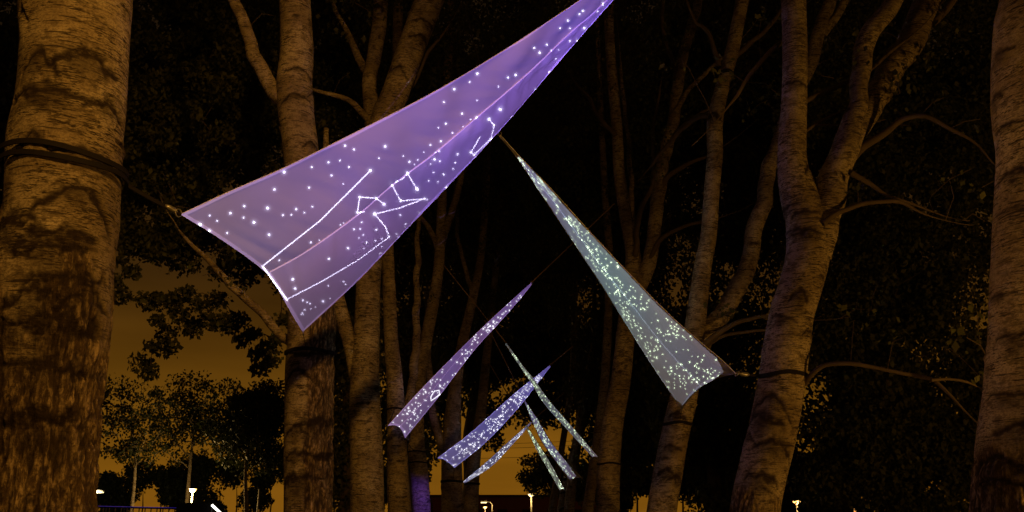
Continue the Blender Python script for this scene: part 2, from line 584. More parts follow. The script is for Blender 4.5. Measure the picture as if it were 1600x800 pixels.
def row_tree(key, label, Y, stem, limbs=(), ext=7, step=0.03, nseg=72, scars_px=(), nscar=10, rough_py=None, rough_side=None,
             crown=None, seed=1, ground_w=1.12, leafsize=0.085):
    """a poplar of the avenue: its main stem and limbs follow the photograph at distance Y"""
    rng = np.random.default_rng(seed)
    path = px_path(stem, Y)
    p0, p1 = np.array(path[0]), np.array(path[1])
    slope = (p1[:2] - p0[:2]) / max(0.2, p1[2] - p0[2])
    z0 = p0[2]
    low = []
    for zz, kk in ((-0.15, 1.22), (0.12, 1.1), (max(0.35, z0 * 0.5), 1.03)):
        if zz < z0 - 0.15:
            low.append((*(p0[:2] + slope * (zz - z0) * 0.6), zz, p0[3] * kk * ground_w ** (0.5)))
    path = low + path
    if ext:
        path = extend(path, ext)
    q = catmull(path, step)
    base = np.array([q[0, 0], q[0, 1], 0.0])
    root = thing('poplar_tree', label, 'tree', base, POPLARS)
    s = np.concatenate([[0], np.cumsum(np.linalg.norm(np.diff(q[:, :3], axis=0), axis=1))])
    py = np.array([project(a)[1] for a in q[:, :3]])
    pxc = np.array([project(a)[0] for a in q[:, :3]])
    def s_at(yy):
        return float(np.interp(-yy, -py, s)) if py[0] > py[-1] else float(s[np.argmin(abs(py - yy))])
    tcam = math.atan2(-base[1], -base[0])
    scars = []
    for (x, yy, hw, drop, thick, *pw) in scars_px:
        i = int(np.argmin(abs(py - yy)))
        w = q[i, 3] / mpp(pxc[i], py[i], Y)
        k = mpp(pxc[i], py[i], Y)
        o = max(-0.97, min(0.97, (x - pxc[i]) / w))
        scars.append((tcam + math.asin(o), s[i], hw / w * (1 + abs(o) * 0.5), drop * k, thick * k, pw[0] if pw else 1.3))
    for i in range(nscar):
        sv = rng.uniform(0.2, s[-1] * 0.97)
        r_ = float(np.interp(sv, s, q[:, 3]))
        hw = rng.uniform(0.35, 0.8)
        scars.append((tcam + rng.uniform(-1.8, 1.8), sv, hw, r_ * hw * rng.uniform(0.25, 0.9), r_ * rng.uniform(0.05, 0.10), rng.uniform(1.0, 1.6)))
    for i in range(nscar * 2):
        sv = rng.uniform(0.2, s[-1] * 0.97)
        r_ = float(np.interp(sv, s, q[:, 3]))
        scars.append((tcam + rng.uniform(-1.8, 1.8), sv, rng.uniform(0.2, 0.6), r_ * rng.uniform(0.0, 0.12), r_ * rng.uniform(0.025, 0.05), 1.5))
    rough = None
    if rough_py:
        sa, sb = s_at(rough_py[1]), s_at(rough_py[0])
        def rough(th, sv, qq):
            nz = fbm(qq * np.array([2.5, 2.5, 2.2]), 3, seed + 40) - 0.5
            g = 1 - smooth(sa, sb, sv + nz * (sb - sa) * 1.6)
            if rough_side is not None:
                d = (th - tcam + math.pi) % (2 * math.pi) - math.pi
                g = g * smooth(rough_side - 0.1, rough_side + 0.12, d + nz * 0.5)
            return smooth(0.15, 0.7, g)
    me = tube_mesh('trunk', q, nseg, base, seed, scars, rough)
    obj('trunk', me, M_BARK, root)
    nodes = [a for a in q[:, :3][:: max(1, int(0.6 / step))] if a[2] > 3.5]
    limb_paths = []
    for li, L in enumerate(limbs):
        lp = px_path(L['p'], L.get('Y', Y), L.get('Y1'))
        if L.get('ext'):
            lp = extend(lp, L['ext'], up=L.get('up', 0.25))
        else:
            lp = extend(lp, 45 * L['p'][-1][2] * 0.5 * mpp(*L['p'][-1][:2], L.get('Y', Y)), 5, 0.62, 0.06)
        lq = catmull(lp, step * 1.3)
        arc = np.arange(len(lq)) * step * 1.3
        for ax_ in range(3):
            w1 = fbm(np.stack([arc * 2.2 + ax_ * 31, 0 * arc, 0 * arc + li], 1), 2, seed + 50) - 0.5
            lq[:, ax_] += w1 * np.minimum(lq[:, 3] * 2.2 + 0.02, 0.09) * np.minimum(1, arc / 0.25)
        limb_paths.append(lq)
        ns = max(10, int(nseg * min(1, (lp[0][3] / path[len(low)][3]) ** 0.6)))
        rr = float(np.mean(lq[:, 3]))
        Ls = len(lq) * step * 1.3
        sc = []
        if rr > 0.05:
            for i in range(int(4 + Ls * 2)):
                sc.append((tcam + rng.uniform(-1.8, 1.8), rng.uniform(0, Ls), rng.uniform(0.3, 0.8), rr * rng.uniform(0.1, 0.6), rr * rng.uniform(0.05, 0.10), 1.3))
        obj('limb', tube_mesh('limb', lq, ns, base, seed + 7 * li + 1, sc, None, 0.10), M_BARK if max(w_ for _, _, w_ in L['p']) * Y > 150 else M_TWIG, root)
        nodes += [a for a in lq[:, :3][:: max(1, int(0.5 / step))] if a[2] > 3.0 and L.get('ext')]
    tw_n, tw_t = [], []
    for lq_ in limb_paths:
        nn_ = len(lq_)
        for i in range(int(nn_ * 0.25), nn_, max(1, int(0.25 / step))):
            tw_n.append(lq_[i, :3])
        for _ in range(max(4, int(nn_ * step * 2.6))):
            i = int(rng.uniform(0.3, 1.0) * (nn_ - 1))
            dr = rng.normal(size=3); dr[2] = abs(dr[2]) * 0.6 + 0.1; dr[1] *= 0.6
            tw_t.append(lq_[i, :3] + dr / np.linalg.norm(dr) * rng.uniform(0.25, 0.85))
    if tw_t:
        bm, _ = branch_mesh('twigs', tw_n, 0.02, tw_t, rng, base, tip=0.0035, wig=0.2)
        obj('twigs', bm, M_TWIG, root)['kind'] = 'stuff'
        tt_ = np.array(tw_t)
        sel = rng.random(len(tt_)) < 0.7
        if sel.any():
            obj('leaves', leaf_mesh('leaves', tt_[sel], rng.uniform(0.10, 0.25, sel.sum()), rng.integers(5, 22, sel.sum()), 0.06, rng, base), M_LEAF, root)['kind'] = 'stuff'
    if crown:
        cx, cyy, rx, rz, z, ncl, nl = crown      # offsets from the base, radii, height of the centre
        c0 = base + np.array([cx, cyy, z])
        g = rng.normal(size=(ncl, 3)); g /= np.linalg.norm(g, axis=1, keepdims=True)
        g *= rng.random((ncl, 1)) ** 0.45
        tg = c0 + g * np.array([rx, rx, rz])
        bm, tips = branch_mesh('branches', nodes, max(0.05, q[-1, 3]), list(tg), rng, base)
        obj('branches', bm, M_TWIG, root)['kind'] = 'stuff'
        cnt = np.full(len(tg), nl)
        obj('crown', leaf_mesh('crown', tg, rng.uniform(0.35, 0.8, len(tg)), cnt, leafsize, rng, base), M_LEAF, root)['kind'] = 'stuff'
    TREES[key] = dict(root=root, q=q, py=py, base=base, Y=Y)
    return root

CR = (0, 0, 2.6, 3.4, 12.5, 70, 60)   # crowns that mostly stand above the frame

row_tree('L1', 'large rough-barked poplar trunk with two black straps at the left edge', 5.9,
    [(48, 800, 185), (62, 630, 176), (78, 510, 171), (88, 395, 167), (96, 350, 165), (100, 280, 165), (103, 220, 165),
     (112, 165, 158), (118, 75, 157), (119, 0, 162), (122, -150, 158)],
    step=0.014, nseg=230, ext=6, rough_py=(230, 640), seed=3, crown=CR, nscar=3,
    scars_px=[(115, 318, 62, 48, 7.2, 1.2), (24, 366, 36, 12, 10.2, 1.5), (75, 404, 60, 8, 13.0), (95, 385, 52, 6, 8.7), (55, 478, 48, 26, 13.0), (128, 470, 38, 30, 8.7),
              (28, 522, 40, 15, 11.6), (85, 520, 70, 8, 14.5), (100, 450, 62, 10, 11.6), (66, 122, 26, 38, 7.2, 1.6), (128, 118, 60, 26, 8.7, 0.8), (72, 178, 60, 7, 8.7),
              (128, 8, 55, -14, 8.7), (44, 40, 12, 30, 5.8), (160, 175, 30, 24, 5.8), (58, 240, 20, 34, 4.3, 1.0), (120, 262, 40, 12, 4.3), (45, 660, 70, 6, 13.0),
              (60, 585, 80, 5, 10.2)])
row_tree('L2', 'straight poplar whose smooth bark turns rough and orange below the big sail', 10.5,
    [(482, 800, 75), (482, 700, 75), (483, 600, 75), (487, 500, 71), (482, 380, 62), (470, 240, 55), (460, 143, 55), (464, 80, 52), (461, 0, 48), (458, -120, 46)],
    limbs=[dict(p=[(455, 165, 30), (433, 147, 25), (405, 100, 22), (394, 78, 20), (382, 39, 18), (366, 2, 17), (345, -60, 15)], ext=3),
           dict(p=[(470, 555, 16), (445, 528, 14), (412, 496, 13), (376, 460, 12), (346, 430, 10), (318, 405, 8), (290, 372, 5)], Y=10.5, Y1=11.5)],
    step=0.02, nseg=130, ext=6, rough_py=(430, 500), rough_side=-0.12, seed=5, crown=CR, nscar=5,
    scars_px=[(466, 118, 20, 8, 2), (461, 160, 30, 14, 2.5), (485, 232, 12, 12, 3), (466, 582, 22, 22, 4), (505, 610, 34, -16, 6), (478, 560, 40, -6, 4),
              (462, 668, 20, 18, 4), (498, 662, 36, 6, 6), (462, 708, 22, 10, 4), (500, 716, 32, -8, 6), (470, 745, 36, 6, 7)])
row_tree('L3', 'forked poplar behind the big sail leaning right above it', 13.5,
    [(574, 800, 53), (572, 700, 51), (570, 600, 46), (573, 520, 40), (576, 435, 38), (584, 330, 40), (590, 240, 42), (602, 180, 42), (616, 150, 42),
     (643, 75, 43), (671, 0, 44), (705, -90, 42)],
    limbs=[dict(p=[(588, 235, 24), (581, 180, 24), (580, 114, 23), (590, 62, 23), (594, 0, 22), (596, -70, 20)], ext=5, Y=14, Y1=14.4),
           dict(p=[(556, 590, 20), (545, 540, 22), (533, 492, 22), (524, 440, 20), (515, 380, 17)], ext=2),
           dict(p=[(590, 200, 14), (574, 184, 12), (548, 160, 9), (520, 150, 7), (488, 140, 5)], Y=14),
           dict(p=[(584, 130, 14), (564, 97, 12), (552, 70, 10), (540, 47, 8), (520, 10, 6)], Y=14.3),
           dict(p=[(628, 160, 8), (648, 130, 7), (668, 85, 6), (690, 55, 4)], Y=14)],
    step=0.025, nseg=90, ext=5, seed=8, crown=CR, nscar=12,
    scars_px=[(668, 40, 20, 6, 3), (622, 115, 18, 14, 2.5), (660, 62, 18, 8, 3)])
row_tree('L4', 'slim pale poplar between the big sail and the next lilac sail', 18,
    [(624, 800, 36), (622, 750, 34), (617, 600, 26), (611, 525, 22), (606, 400, 19), (604, 330, 18), (612, 240, 17), (620, 120, 16), (622, 0, 15)],
    limbs=[dict(p=[(632, 690, 15), (640, 620, 14), (648, 560, 13), (650, 480, 11), (652, 400, 9)], ext=3, Y=18.5, Y1=20)],
    step=0.03, nseg=60, ext=4, seed=11, crown=(0, 0, 2.6, 3.6, 13, 70, 90), nscar=12)
row_tree('L5', 'poplar whose lower trunk glows violet under the second lilac sail', 23,
    [(659, 800, 29), (655, 740, 28), (650, 680, 26), (654, 600, 22), (668, 520, 19), (684, 430, 17), (690, 330, 15), (692, 230, 14), (700, 100, 13)],
    limbs=[dict(p=[(688, 400, 9), (672, 360, 8), (655, 335, 6), (640, 300, 4)], Y=23),
           dict(p=[(690, 380, 12), (705, 330, 11), (722, 270, 10), (735, 200, 8)], ext=2, Y=23)],
    step=0.035, nseg=48, ext=4, seed=13, crown=(0, 0, 2.8, 4.5, 13, 80, 130), nscar=14)
row_tree('L6', 'dark forked poplar standing under the violet starry sail', 28,
    [(707, 800, 35), (706, 750, 33), (706, 690, 30), (711, 610, 21), (722, 540, 17), (738, 470, 14), (750, 410, 12), (757, 340, 11), (762, 240, 10)],
    limbs=[dict(p=[(704, 752, 18), (695, 715, 15), (686, 685, 13), (678, 650, 12), (672, 600, 11), (668, 540, 9)], ext=2, Y=28),
           dict(p=[(741, 470, 8), (728, 420, 7), (716, 370, 6), (712, 320, 5)], Y=28)],
    step=0.04, nseg=40, ext=4, seed=17, crown=(0.3, 0, 3.0, 5.2, 13.5, 90, 140), nscar=12)
row_tree('L7', 'farthest poplar of the left row beside the orange gap', 34,
    [(735, 800, 25), (737, 760, 24), (741, 715, 20), (752, 640, 16), (760, 560, 13), (770, 470, 11), (778, 380, 9)],
    step=0.05, nseg=32, ext=4, seed=19, crown=(0.3, 0, 3.0, 5.0, 12.5, 90, 140), nscar=8)

row_tree('R1', 'pale poplar trunk with dark bark dashes cut by the right edge', 6.5,
    [(1605, 795, 160), (1613, 700, 158), (1622, 625, 154), (1628, 525, 150), (1632, 400, 148), (1636, 300, 145), (1637, 240, 144), (1631, 150, 144), (1632, 50, 144), (1642, 0, 142), (1660, -150, 138)],
    step=0.016, nseg=200, ext=6, seed=23, crown=CR, nscar=14, rough_py=(640, 860),
    scars_px=[(1590, 290, 25, 12, 6), (1585, 210, 30, 4, 3), (1590, 545, 30, 12, 7), (1570, 480, 26, 3, 3), (1580, 640, 34, 3, 6), (1565, 160, 14, 3, 4), (1572, 100, 20, 4, 4)])
row_tree('R2', 'forked poplar with a dark strap right of the greenish sail', 8.8,
    [(1180, 800, 76), (1191, 740, 75), (1206, 680, 73), (1222, 594, 71), (1235, 500, 67), (1250, 450, 65), (1262, 400, 65), (1260, 350, 62), (1247, 300, 56), (1238, 250, 45),
     (1241, 150, 39), (1242, 75, 38), (1240, 0, 38), (1240, -100, 36)],
    limbs=[dict(p=[(1272, 400, 50), (1283, 345, 48), (1300, 290, 46), (1316, 240, 40), (1334, 170, 30), (1345, 100, 28), (1362, 55, 28), (1392, 8, 26), (1420, -50, 24)], ext=3),
           dict(p=[(1310, 265, 34), (1340, 200, 38), (1368, 150, 40), (1405, 94, 42), (1433, 40, 42), (1450, -5, 40), (1470, -80, 36)], ext=3, Y=8.8, Y1=9.6),
           dict(p=[(1330, 250, 14), (1365, 215, 12), (1400, 190, 9), (1430, 184, 8), (1458, 188, 7), (1490, 203, 6), (1522, 222, 4), (1545, 245, 3)], Y=8.9, Y1=8.2),
           dict(p=[(1258, 600, 9), (1266, 588, 8), (1290, 574, 7), (1325, 570, 7), (1375, 577, 6), (1435, 590, 6), (1462, 597, 6), (1485, 617, 5), (1512, 648, 3)], Y=8.7, Y1=8.0),
           dict(p=[(1455, 594, 5), (1480, 591, 4), (1505, 596, 4), (1532, 608, 2)], Y=8.15),
           dict(p=[(1285, 350, 10), (1310, 332, 8), (1350, 317, 7), (1395, 315, 6), (1430, 330, 4)], Y=8.6),
           dict(p=[(1250, 162, 9), (1285, 143, 8), (1325, 125, 8), (1360, 105, 7), (1395, 80, 6)], Y=9.0),
           dict(p=[(1255, 208, 5), (1272, 195, 5), (1290, 184, 5), (1320, 172, 4), (1345, 168, 3)], Y=8.9),
           dict(p=[(1275, 195, 4), (1295, 196, 3), (1318, 197, 3)], Y=8.9),
           dict(p=[(1330, 270, 9), (1360, 288, 7), (1390, 305, 5), (1430, 320, 4), (1470, 335, 2)], Y=8.7),
           dict(p=[(1227, 60, 9), (1200, 85, 8), (1170, 120, 7), (1150, 150, 5)], Y=9.1),
           dict(p=[(1430, 60, 14), (1470, 20, 12), (1510, -20, 10)], Y=9.3)],
    step=0.02, nseg=130, ext=5, seed=29, crown=CR, nscar=8, rough_py=(700, 900),
    scars_px=[(1225, 322, 20, 3, 3), (1262, 270, 10, 10, 5), (1240, 135, 24, 3, 3), (1255, 340, 22, 5, 3), (1258, 370, 26, 5, 4), (1240, 365, 20, 5, 3), (1250, 465, 14, 16, 6),
              (1222, 505, 20, 3, 3), (1238, 548, 26, -8, 3), (1206, 625, 36, 40, 4), (1190, 660, 30, 10, 7), (1215, 690, 34, 26, 6), (1170, 690, 16, 20, 4), (1190, 745, 30, 8, 6)])
row_tree('R3', 'poplar behind the greenish sail with a strap under its lower corner', 12,
    [(1034, 800, 46), (1046, 725, 45), (1057, 669, 43), (1067, 627, 43), (1076, 575, 40), (1084, 525, 34), (1091, 470, 30), (1099, 410, 27), (1107, 370, 25), (1112, 300, 24),
     (1117, 240, 24), (1117, 190, 25), (1130, 130, 22), (1145, 75, 21), (1160, 0, 20), (1178, -90, 19)],
    limbs=[dict(p=[(1082, 560, 30), (1104, 522, 30), (1130, 488, 28), (1150, 450, 27), (1170, 400, 26), (1192, 310, 25), (1206, 250, 24), (1236, 170, 22), (1262, 105, 21), (1284, 45, 20), (1300, 0, 19), (1325, -70, 17)], ext=4, Y=12.2, Y1=13),
           dict(p=[(1088, 552, 10), (1100, 536, 9), (1125, 517, 8), (1150, 503, 7), (1172, 497, 7), (1200, 495, 6), (1240, 500, 4)], Y=11.8),
           dict(p=[(1095, 548, 8), (1120, 528, 6), (1150, 519, 5), (1198, 516, 4)], Y=11.9),
           dict(p=[(1124, 105, 9), (1119, 85, 8), (1110, 57, 7), (1096, 42, 6), (1085, 34, 5), (1070, 0, 4)], Y=12),
           dict(p=[(1118, 175, 10), (1090, 182, 9), (1070, 197, 8), (1045, 222, 7), (1025, 250, 5)], Y=12.3, Y1=14),
           dict(p=[(1140, 95, 9), (1170, 70, 8), (1200, 40, 7), (1225, 10, 5)], Y=12),
           dict(p=[(1284, 55, 14), (1300, 35, 13), (1320, 0, 12), (1335, -40, 10)], Y=13)],
    step=0.025, nseg=90, ext=5, seed=31, crown=CR, nscar=14,
    scars_px=[(1060, 648, 16, 10, 3), (1042, 735, 18, 16, 4), (1058, 742, 14, 14, 4), (1115, 185, 12, 4, 4), (1052, 700, 16, 3, 3)])
row_tree('R4', 'poplar splitting into two dim stems left of the greenish sail corner', 16,
    [(950, 800, 37), (952, 725, 35), (958, 660, 33), (969, 600, 31), (977, 530, 29), (983, 470, 27), (988, 400, 22), (980, 350, 20), (968, 275, 18), (964, 200, 17), (957, 125, 16), (952, 50, 15), (950, -40, 14)],
    limbs=[dict(p=[(984, 480, 24), (1005, 430, 23), (1020, 390, 22), (1030, 310, 21), (1040, 240, 20), (1055, 165, 18), (1065, 90, 16), (1080, 40, 15), (1092, -10, 14)], ext=4, Y=16, Y1=16.5),
           dict(p=[(990, 450, 10), (996, 390, 10), (990, 330, 9), (986, 270, 8), (980, 200, 7), (972, 120, 5)], Y=16.8),
           dict(p=[(992, 400, 9), (998, 335, 8), (1015, 295, 7), (1022, 262, 6), (1020, 200, 5), (1030, 150, 4)], Y=15.8),
           dict(p=[(1060, 130, 9), (1055, 105, 8), (1042, 72, 7), (1036, 35, 6), (1032, -10, 5)], Y=16.3),
           dict(p=[(1052, 180, 10), (1062, 163, 8), (1085, 130, 7), (1120, 100, 5)], Y=16.2),
           dict(p=[(1040, 235, 9), (1050, 215, 8), (1070, 195, 7), (1104, 170, 5)], Y=16.2),
           dict(p=[(1030, 300, 9), (1045, 280, 8), (1070, 260, 7), (1100, 245, 5)], Y=16.1),
           dict(p=[(1012, 410, 9), (1030, 380, 7), (1060, 356, 6), (1102, 347, 4)], Y=16),
           dict(p=[(962, 212, 8), (945, 190, 7), (920, 155, 6), (900, 128, 4)], Y=15.8)],
    step=0.03, nseg=64, ext=4, seed=37, crown=(0, 0, 2.6, 3.6, 13, 70, 90), nscar=14)
row_tree('R5', 'thin dark poplar tucked left behind the split-stem poplar', 24,
    [(918, 800, 18), (926, 745, 17), (936, 670, 15), (945, 590, 14), (950, 500, 13), (952, 400, 12), (945, 300, 11), (940, 200, 10)],
    step=0.04, nseg=40, ext=5, seed=41, crown=(0, 0, 2.5, 4.2, 12.5, 70, 110), nscar=8)
row_tree('R6', 'slender pale poplar leaning right behind the end of the thin sail', 33,
    [(889, 800, 17), (897, 720, 16), (908, 655, 15), (917, 600, 14), (930, 540, 13), (942, 485, 12), (952, 420, 11), (958, 340, 10)],
    limbs=[dict(p=[(934, 525, 5), (945, 515, 4), (960, 510, 3)], Y=33)],
    step=0.04, nseg=40, ext=5, seed=43, crown=(0, 0, 2.6, 4.2, 12.8, 70, 120), nscar=10)
row_tree('R7', 'thinnest pale poplar of the right row near the avenue end', 36,
    [(862, 800, 12), (870, 750, 11), (878, 700, 10), (886, 650, 10), (892, 610, 9), (896, 550, 9), (897, 480, 8), (902, 400, 8)],
    limbs=[dict(p=[(893, 600, 5), (902, 588, 4), (912, 575, 3)], Y=36)],
    step=0.05, nseg=32, ext=5, seed=47, crown=(0, 0, 2.8, 4.6, 13, 80, 130), nscar=8)
row_tree('R8', 'dark crooked poplar trunk under the short violet sail end', 34,
    [(880, 800, 20), (884, 770, 18), (890, 735, 15), (902, 690, 13), (918, 640, 11), (926, 590, 10), (928, 520, 9)],
    step=0.05, nseg=32, ext=5, seed=53, crown=(0, 0, 3.0, 4.6, 12.5, 80, 130), nscar=6)

def wild_tree(name, label, px, Y, trunk_px, crowns, ncl, nl, leaf, seed, group, clump=(0.3, 0.7), extra=(), fork=0.45, mat=None,
              shell=0.5, twig=0.006, upb=0.35, trunk_mat=None, squash=0.8, tilt=0.0, minfork=0.0):
    """a free-standing tree: crowns are ellipsoids (px, py, rx, ry) at distance Y"""
    rng = np.random.default_rng(seed)
    gp = P(px, 812, Y)
    base = np.array([gp[0], Y, 0.0])
    if px < 500 and Y > 30: base[2] = 0.6
    cs = []
    wts = np.array([c[2] * c[3] for c in crowns], float); wts /= wts.sum()
    for c, w in zip(crowns, wts):
        k = mpp(c[0], c[1], Y)
        m = max(3, int(ncl * w))
        g = rng.normal(size=(m, 3)); g /= np.linalg.norm(g, axis=1, keepdims=True)
        g *= rng.random((m, 1)) ** shell
        dep = c[4] if len(c) > 4 else c[2] * k * 0.8
        cs.append(P(c[0], c[1], Y) + g * np.array([c[2] * k, dep, c[3] * k]))
    for (ex, ey) in extra:
        cs.append(P(ex, ey, Y + rng.uniform(-0.5, 0.5))[None, :])
    n_ex = len(extra)
    tg = np.vstack(cs)
    keep = tg[:, 2] > 0.25
    tg = tg[keep]
    root = thing(name, label, 'tree', base, group)
    k = mpp(px, 780, Y)
    top = tg.mean(0)
    lowest = np.quantile(tg[:, 2], 0.15)
    zf = max(base[2] + 0.6, base[2] + (lowest - base[2]) * fork + 0.3)
    zf = max(zf, minfork)
    r0 = trunk_px * 0.5 * k
    pf = np.array([base[0] + tilt, Y, zf])
    ctr = top + np.array([0, 0, 0.25 * (tg[:, 2].max() - top[2])])
    path = [(*(base - np.array([0, 0, 0.1])), r0 * 1.25), (*(base * 0.5 + pf * 0.5 + np.array([rng.normal() * 0.05, 0, 0])), r0), (*pf, r0 * 0.9),
            (*(pf * 0.5 + ctr * 0.5 + np.append(rng.normal(size=2) * 0.2, 0)), r0 * 0.55), (*ctr, r0 * 0.15)]
    q = catmull(path, 0.15)
    obj('trunk', tube_mesh('trunk', q, 14, base, seed, (), None, 0.06), trunk_mat or M_TWIG, root)
    nodes = [a for a in q[:, :3][::3] if a[2] >= zf - 0.2]
    bm, _ = branch_mesh('branches', nodes, r0 * 0.7, list(tg), rng, base, tip=twig, upbias=upb)
    obj('branches', bm, trunk_mat or M_TWIG, root)['kind'] = 'stuff'
    rad = rng.uniform(clump[0], clump[1], len(tg))
    if n_ex: rad[-n_ex:] *= 0.62
    cnt = np.maximum(8, (nl * (rad / np.mean(rad)) ** 1.6).astype(int))
    obj('crown', leaf_mesh('crown', tg, rad, cnt, leaf, rng, base, squash), mat or M_LEAF, root)['kind'] = 'stuff'
    return root

BG = 'dark trees behind the avenue'
PK = 'small park trees against the orange sky'
# left, close behind the first poplars: the overhanging crown above the orange window of sky
wild_tree('broadleaf_tree', 'overhanging dark leafy tree above the orange sky at left', 484, 17, 30,
    [(330, 170, 190, 220), (420, 390, 80, 80), (255, 370, 75, 50)], 270, 250, 0.085, 61, BG,
    extra=[(178, 440), (186, 462), (205, 425), (228, 470), (245, 500), (238, 540), (222, 568), (262, 520), (280, 490), (300, 510), (233, 583), (262, 545), (310, 480), (330, 500),
           (345, 505), (360, 510), (380, 530), (400, 552), (418, 545), (405, 575), (430, 530), (425, 565), (440, 500), (340, 470), (370, 500), (395, 520), (290, 460), (250, 470), (270, 470)],
    clump=(0.22, 0.42), minfork=6.0)
wild_tree('broadleaf_tree', 'black foliage left of the big strapped trunk', -60, 13, 30, [(-40, 190, 130, 260)], 110, 240, 0.08, 62, BG)
wild_tree('broadleaf_tree', 'dim leafy tree seen between the two nearest left poplars', 60, 24, 24, [(240, 110, 230, 220)], 190, 240, 0.12, 63, BG, clump=(0.5, 1.0), minfork=7.0)
wild_tree('broadleaf_tree', 'dark tree filling the gap right of the rough orange trunk', 540, 26, 24, [(540, 100, 150, 260), (535, 480, 60, 170), (530, 690, 30, 110)], 260, 250, 0.12, 64, BG, clump=(0.5, 1.0))
wild_tree('broadleaf_tree', 'dark foliage behind the slim pale poplar at left', 630, 34, 24, [(660, 250, 130, 330), (640, 600, 60, 150)], 270, 340, 0.14, 65, BG, clump=(0.6, 1.2))
wild_tree('broadleaf_tree', 'tall dark tree closing the avenue behind the crossing sails', 735, 48, 24,
    [(800, 270, 150, 330), (735, 560, 70, 80), (850, 570, 90, 85)], 460, 380, 0.18, 66, BG, clump=(0.7, 1.3), minfork=6.0,
    extra=[(765, 640), (772, 660), (765, 675), (780, 655), (755, 650), (790, 630), (810, 620), (770, 690), (745, 630), (830, 640), (850, 635)])
wild_tree('broadleaf_tree', 'dark tree behind the two split poplar stems', 960, 33, 22, [(960, 200, 140, 330), (985, 600, 80, 200)], 300, 360, 0.14, 67, BG, clump=(0.6, 1.1))
wild_tree('broadleaf_tree', 'dark tree behind the greenish sail tail', 1120, 24, 24, [(1130, 180, 150, 300), (1120, 620, 90, 200)], 300, 340, 0.11, 68, BG, clump=(0.45, 0.9))
wild_tree('broadleaf_tree', 'greenish dark tree between the forked poplar and right edge', 1400, 15.5, 24,
    [(1400, 130, 170, 240), (1390, 470, 150, 240), (1400, 720, 140, 110)], 350, 240, 0.075, 69, BG, clump=(0.3, 0.6))
wild_tree('broadleaf_tree', 'dark tree far behind the forked poplar at right', 1320, 26, 20, [(1330, 250, 200, 360), (1340, 690, 170, 130)], 260, 250, 0.13, 70, BG, clump=(0.5, 1.0))
wild_tree('broadleaf_tree', 'dark tree beyond the right edge trunk', 1640, 18, 20, [(1600, 200, 120, 330), (1600, 650, 110, 190)], 220, 230, 0.10, 71, BG)
wild_tree('broadleaf_tree', 'small round leafy tree beside the tall lamp at the avenue end', 862, 60, 9, [(858, 738, 42, 34), (885, 760, 26, 22)], 70, 110, 0.17, 72, BG, clump=(0.35, 0.7))
# unseen wood added behind and beside the photographer, screens the low sky glow
rngw = np.random.default_rng(5)
nw = 900
az = np.concatenate([rngw.uniform(-200, 20, nw // 2 * 2 - 200), rngw.uniform(20, 42, 100), rngw.uniform(138, 160, 100)])
az = np.radians(az)
rad_w = rngw.uniform(24, 34, len(az))
cw = np.stack([np.cos(az) * rad_w, np.sin(az) * rad_w, rngw.uniform(0.3, 13, len(az))], 1)
wood = obj('woodland', leaf_mesh('woodland', cw, rngw.uniform(1.0, 2.2, len(az)), np.full(len(az), 90), 0.42, rngw, np.zeros(3)), M_LEAF2)
tag(wood, 'unseen dark woodland mass added beyond the avenue sides to screen sky glow', 'woodland'); wood['kind'] = 'stuff'

# park trees across the lawn, lit from below by the path lamps
PT = dict(twig=0.02, fork=0.12, mat=M_LEAF2, trunk_mat=M_BARK, upb=1.1)
wild_tree('park_tree', 'slender airy park tree, leftmost by the railing', 204, 62, 7, [(205, 655, 62, 66), (165, 625, 40, 40), (215, 700, 40, 30)], 150, 24, 0.18, 81, PK, clump=(0.3, 0.8), **PT)
wild_tree('park_tree', 'tall park tree standing at the bright lamp', 290, 66, 8, [(320, 640, 95, 55), (285, 670, 50, 60)], 190, 27, 0.19, 82, PK, clump=(0.3, 0.85), **PT)
wild_tree('park_tree', 'dense dark park tree left of the straight rough trunk', 384, 58, 8, [(390, 672, 66, 66), (415, 635, 40, 40)], 190, 80, 0.18, 83, PK, clump=(0.5, 1.0), **PT)

def hedge(label, px0, px1, Y, top_px, seed, nl=16000, leaf=0.24):
    rng = np.random.default_rng(seed)
    x0, x1 = P(px0, 812, Y)[0], P(px1, 812, Y)[0]
    base = np.array([(x0 + x1) / 2, Y, 0.0])
    h = 1.0 + (812 - top_px) / F * Y
    m = max(12, int((x1 - x0) / 1.1))
    cx = rng.uniform(x0, x1, m)
    tops = h * (0.62 + 0.38 * vnoise(np.stack([cx * 0.25, 0 * cx, 0 * cx], 1), seed))
    c = np.stack([cx, Y + rng.uniform(-1.5, 1.5, m), rng.uniform(0.1, 1, m) ** 0.7 * tops], 1)
    o = thing('hedge', label, 'hedge', base, 'dark shrubs along the park edge')
    for i in range(6):
        xx_ = x0 + (x1 - x0) * (i + 0.5) / 6
        obj('stem', MB().tube([(xx_ - base[0], 0, -0.1), (xx_ - base[0] + 0.1, 0, h * 0.35), (xx_ - base[0] - 0.1, 0.1, h * 0.6)], [0.08, 0.06, 0.02], 6).mesh('stem'), M_TWIG, o)
    obj('foliage', leaf_mesh('foliage', c, rng.uniform(0.7, 1.3, m) * h * 0.2, np.full(m, nl // m), leaf, rng, base), M_LEAF2, o)['kind'] = 'stuff'
hedge('dark shrub mass behind the leftmost park tree', 120, 290, 80, 728, 91)
hedge('dark shrub mass behind the dense park tree', 300, 460, 78, 720, 92)
hedge('low dark shrubs behind the rough orange trunk', 500, 640, 70, 700, 93)
hedge('dark shrubs right of the avenue end', 905, 1120, 60, 690, 94, 20000)
hedge('dark shrubs behind the forked poplar base', 1100, 1330, 40, 660, 95, 20000)
hedge('dark shrubs between the forked poplar and right edge', 1290, 1640, 36, 650, 96, 22000, 0.18)

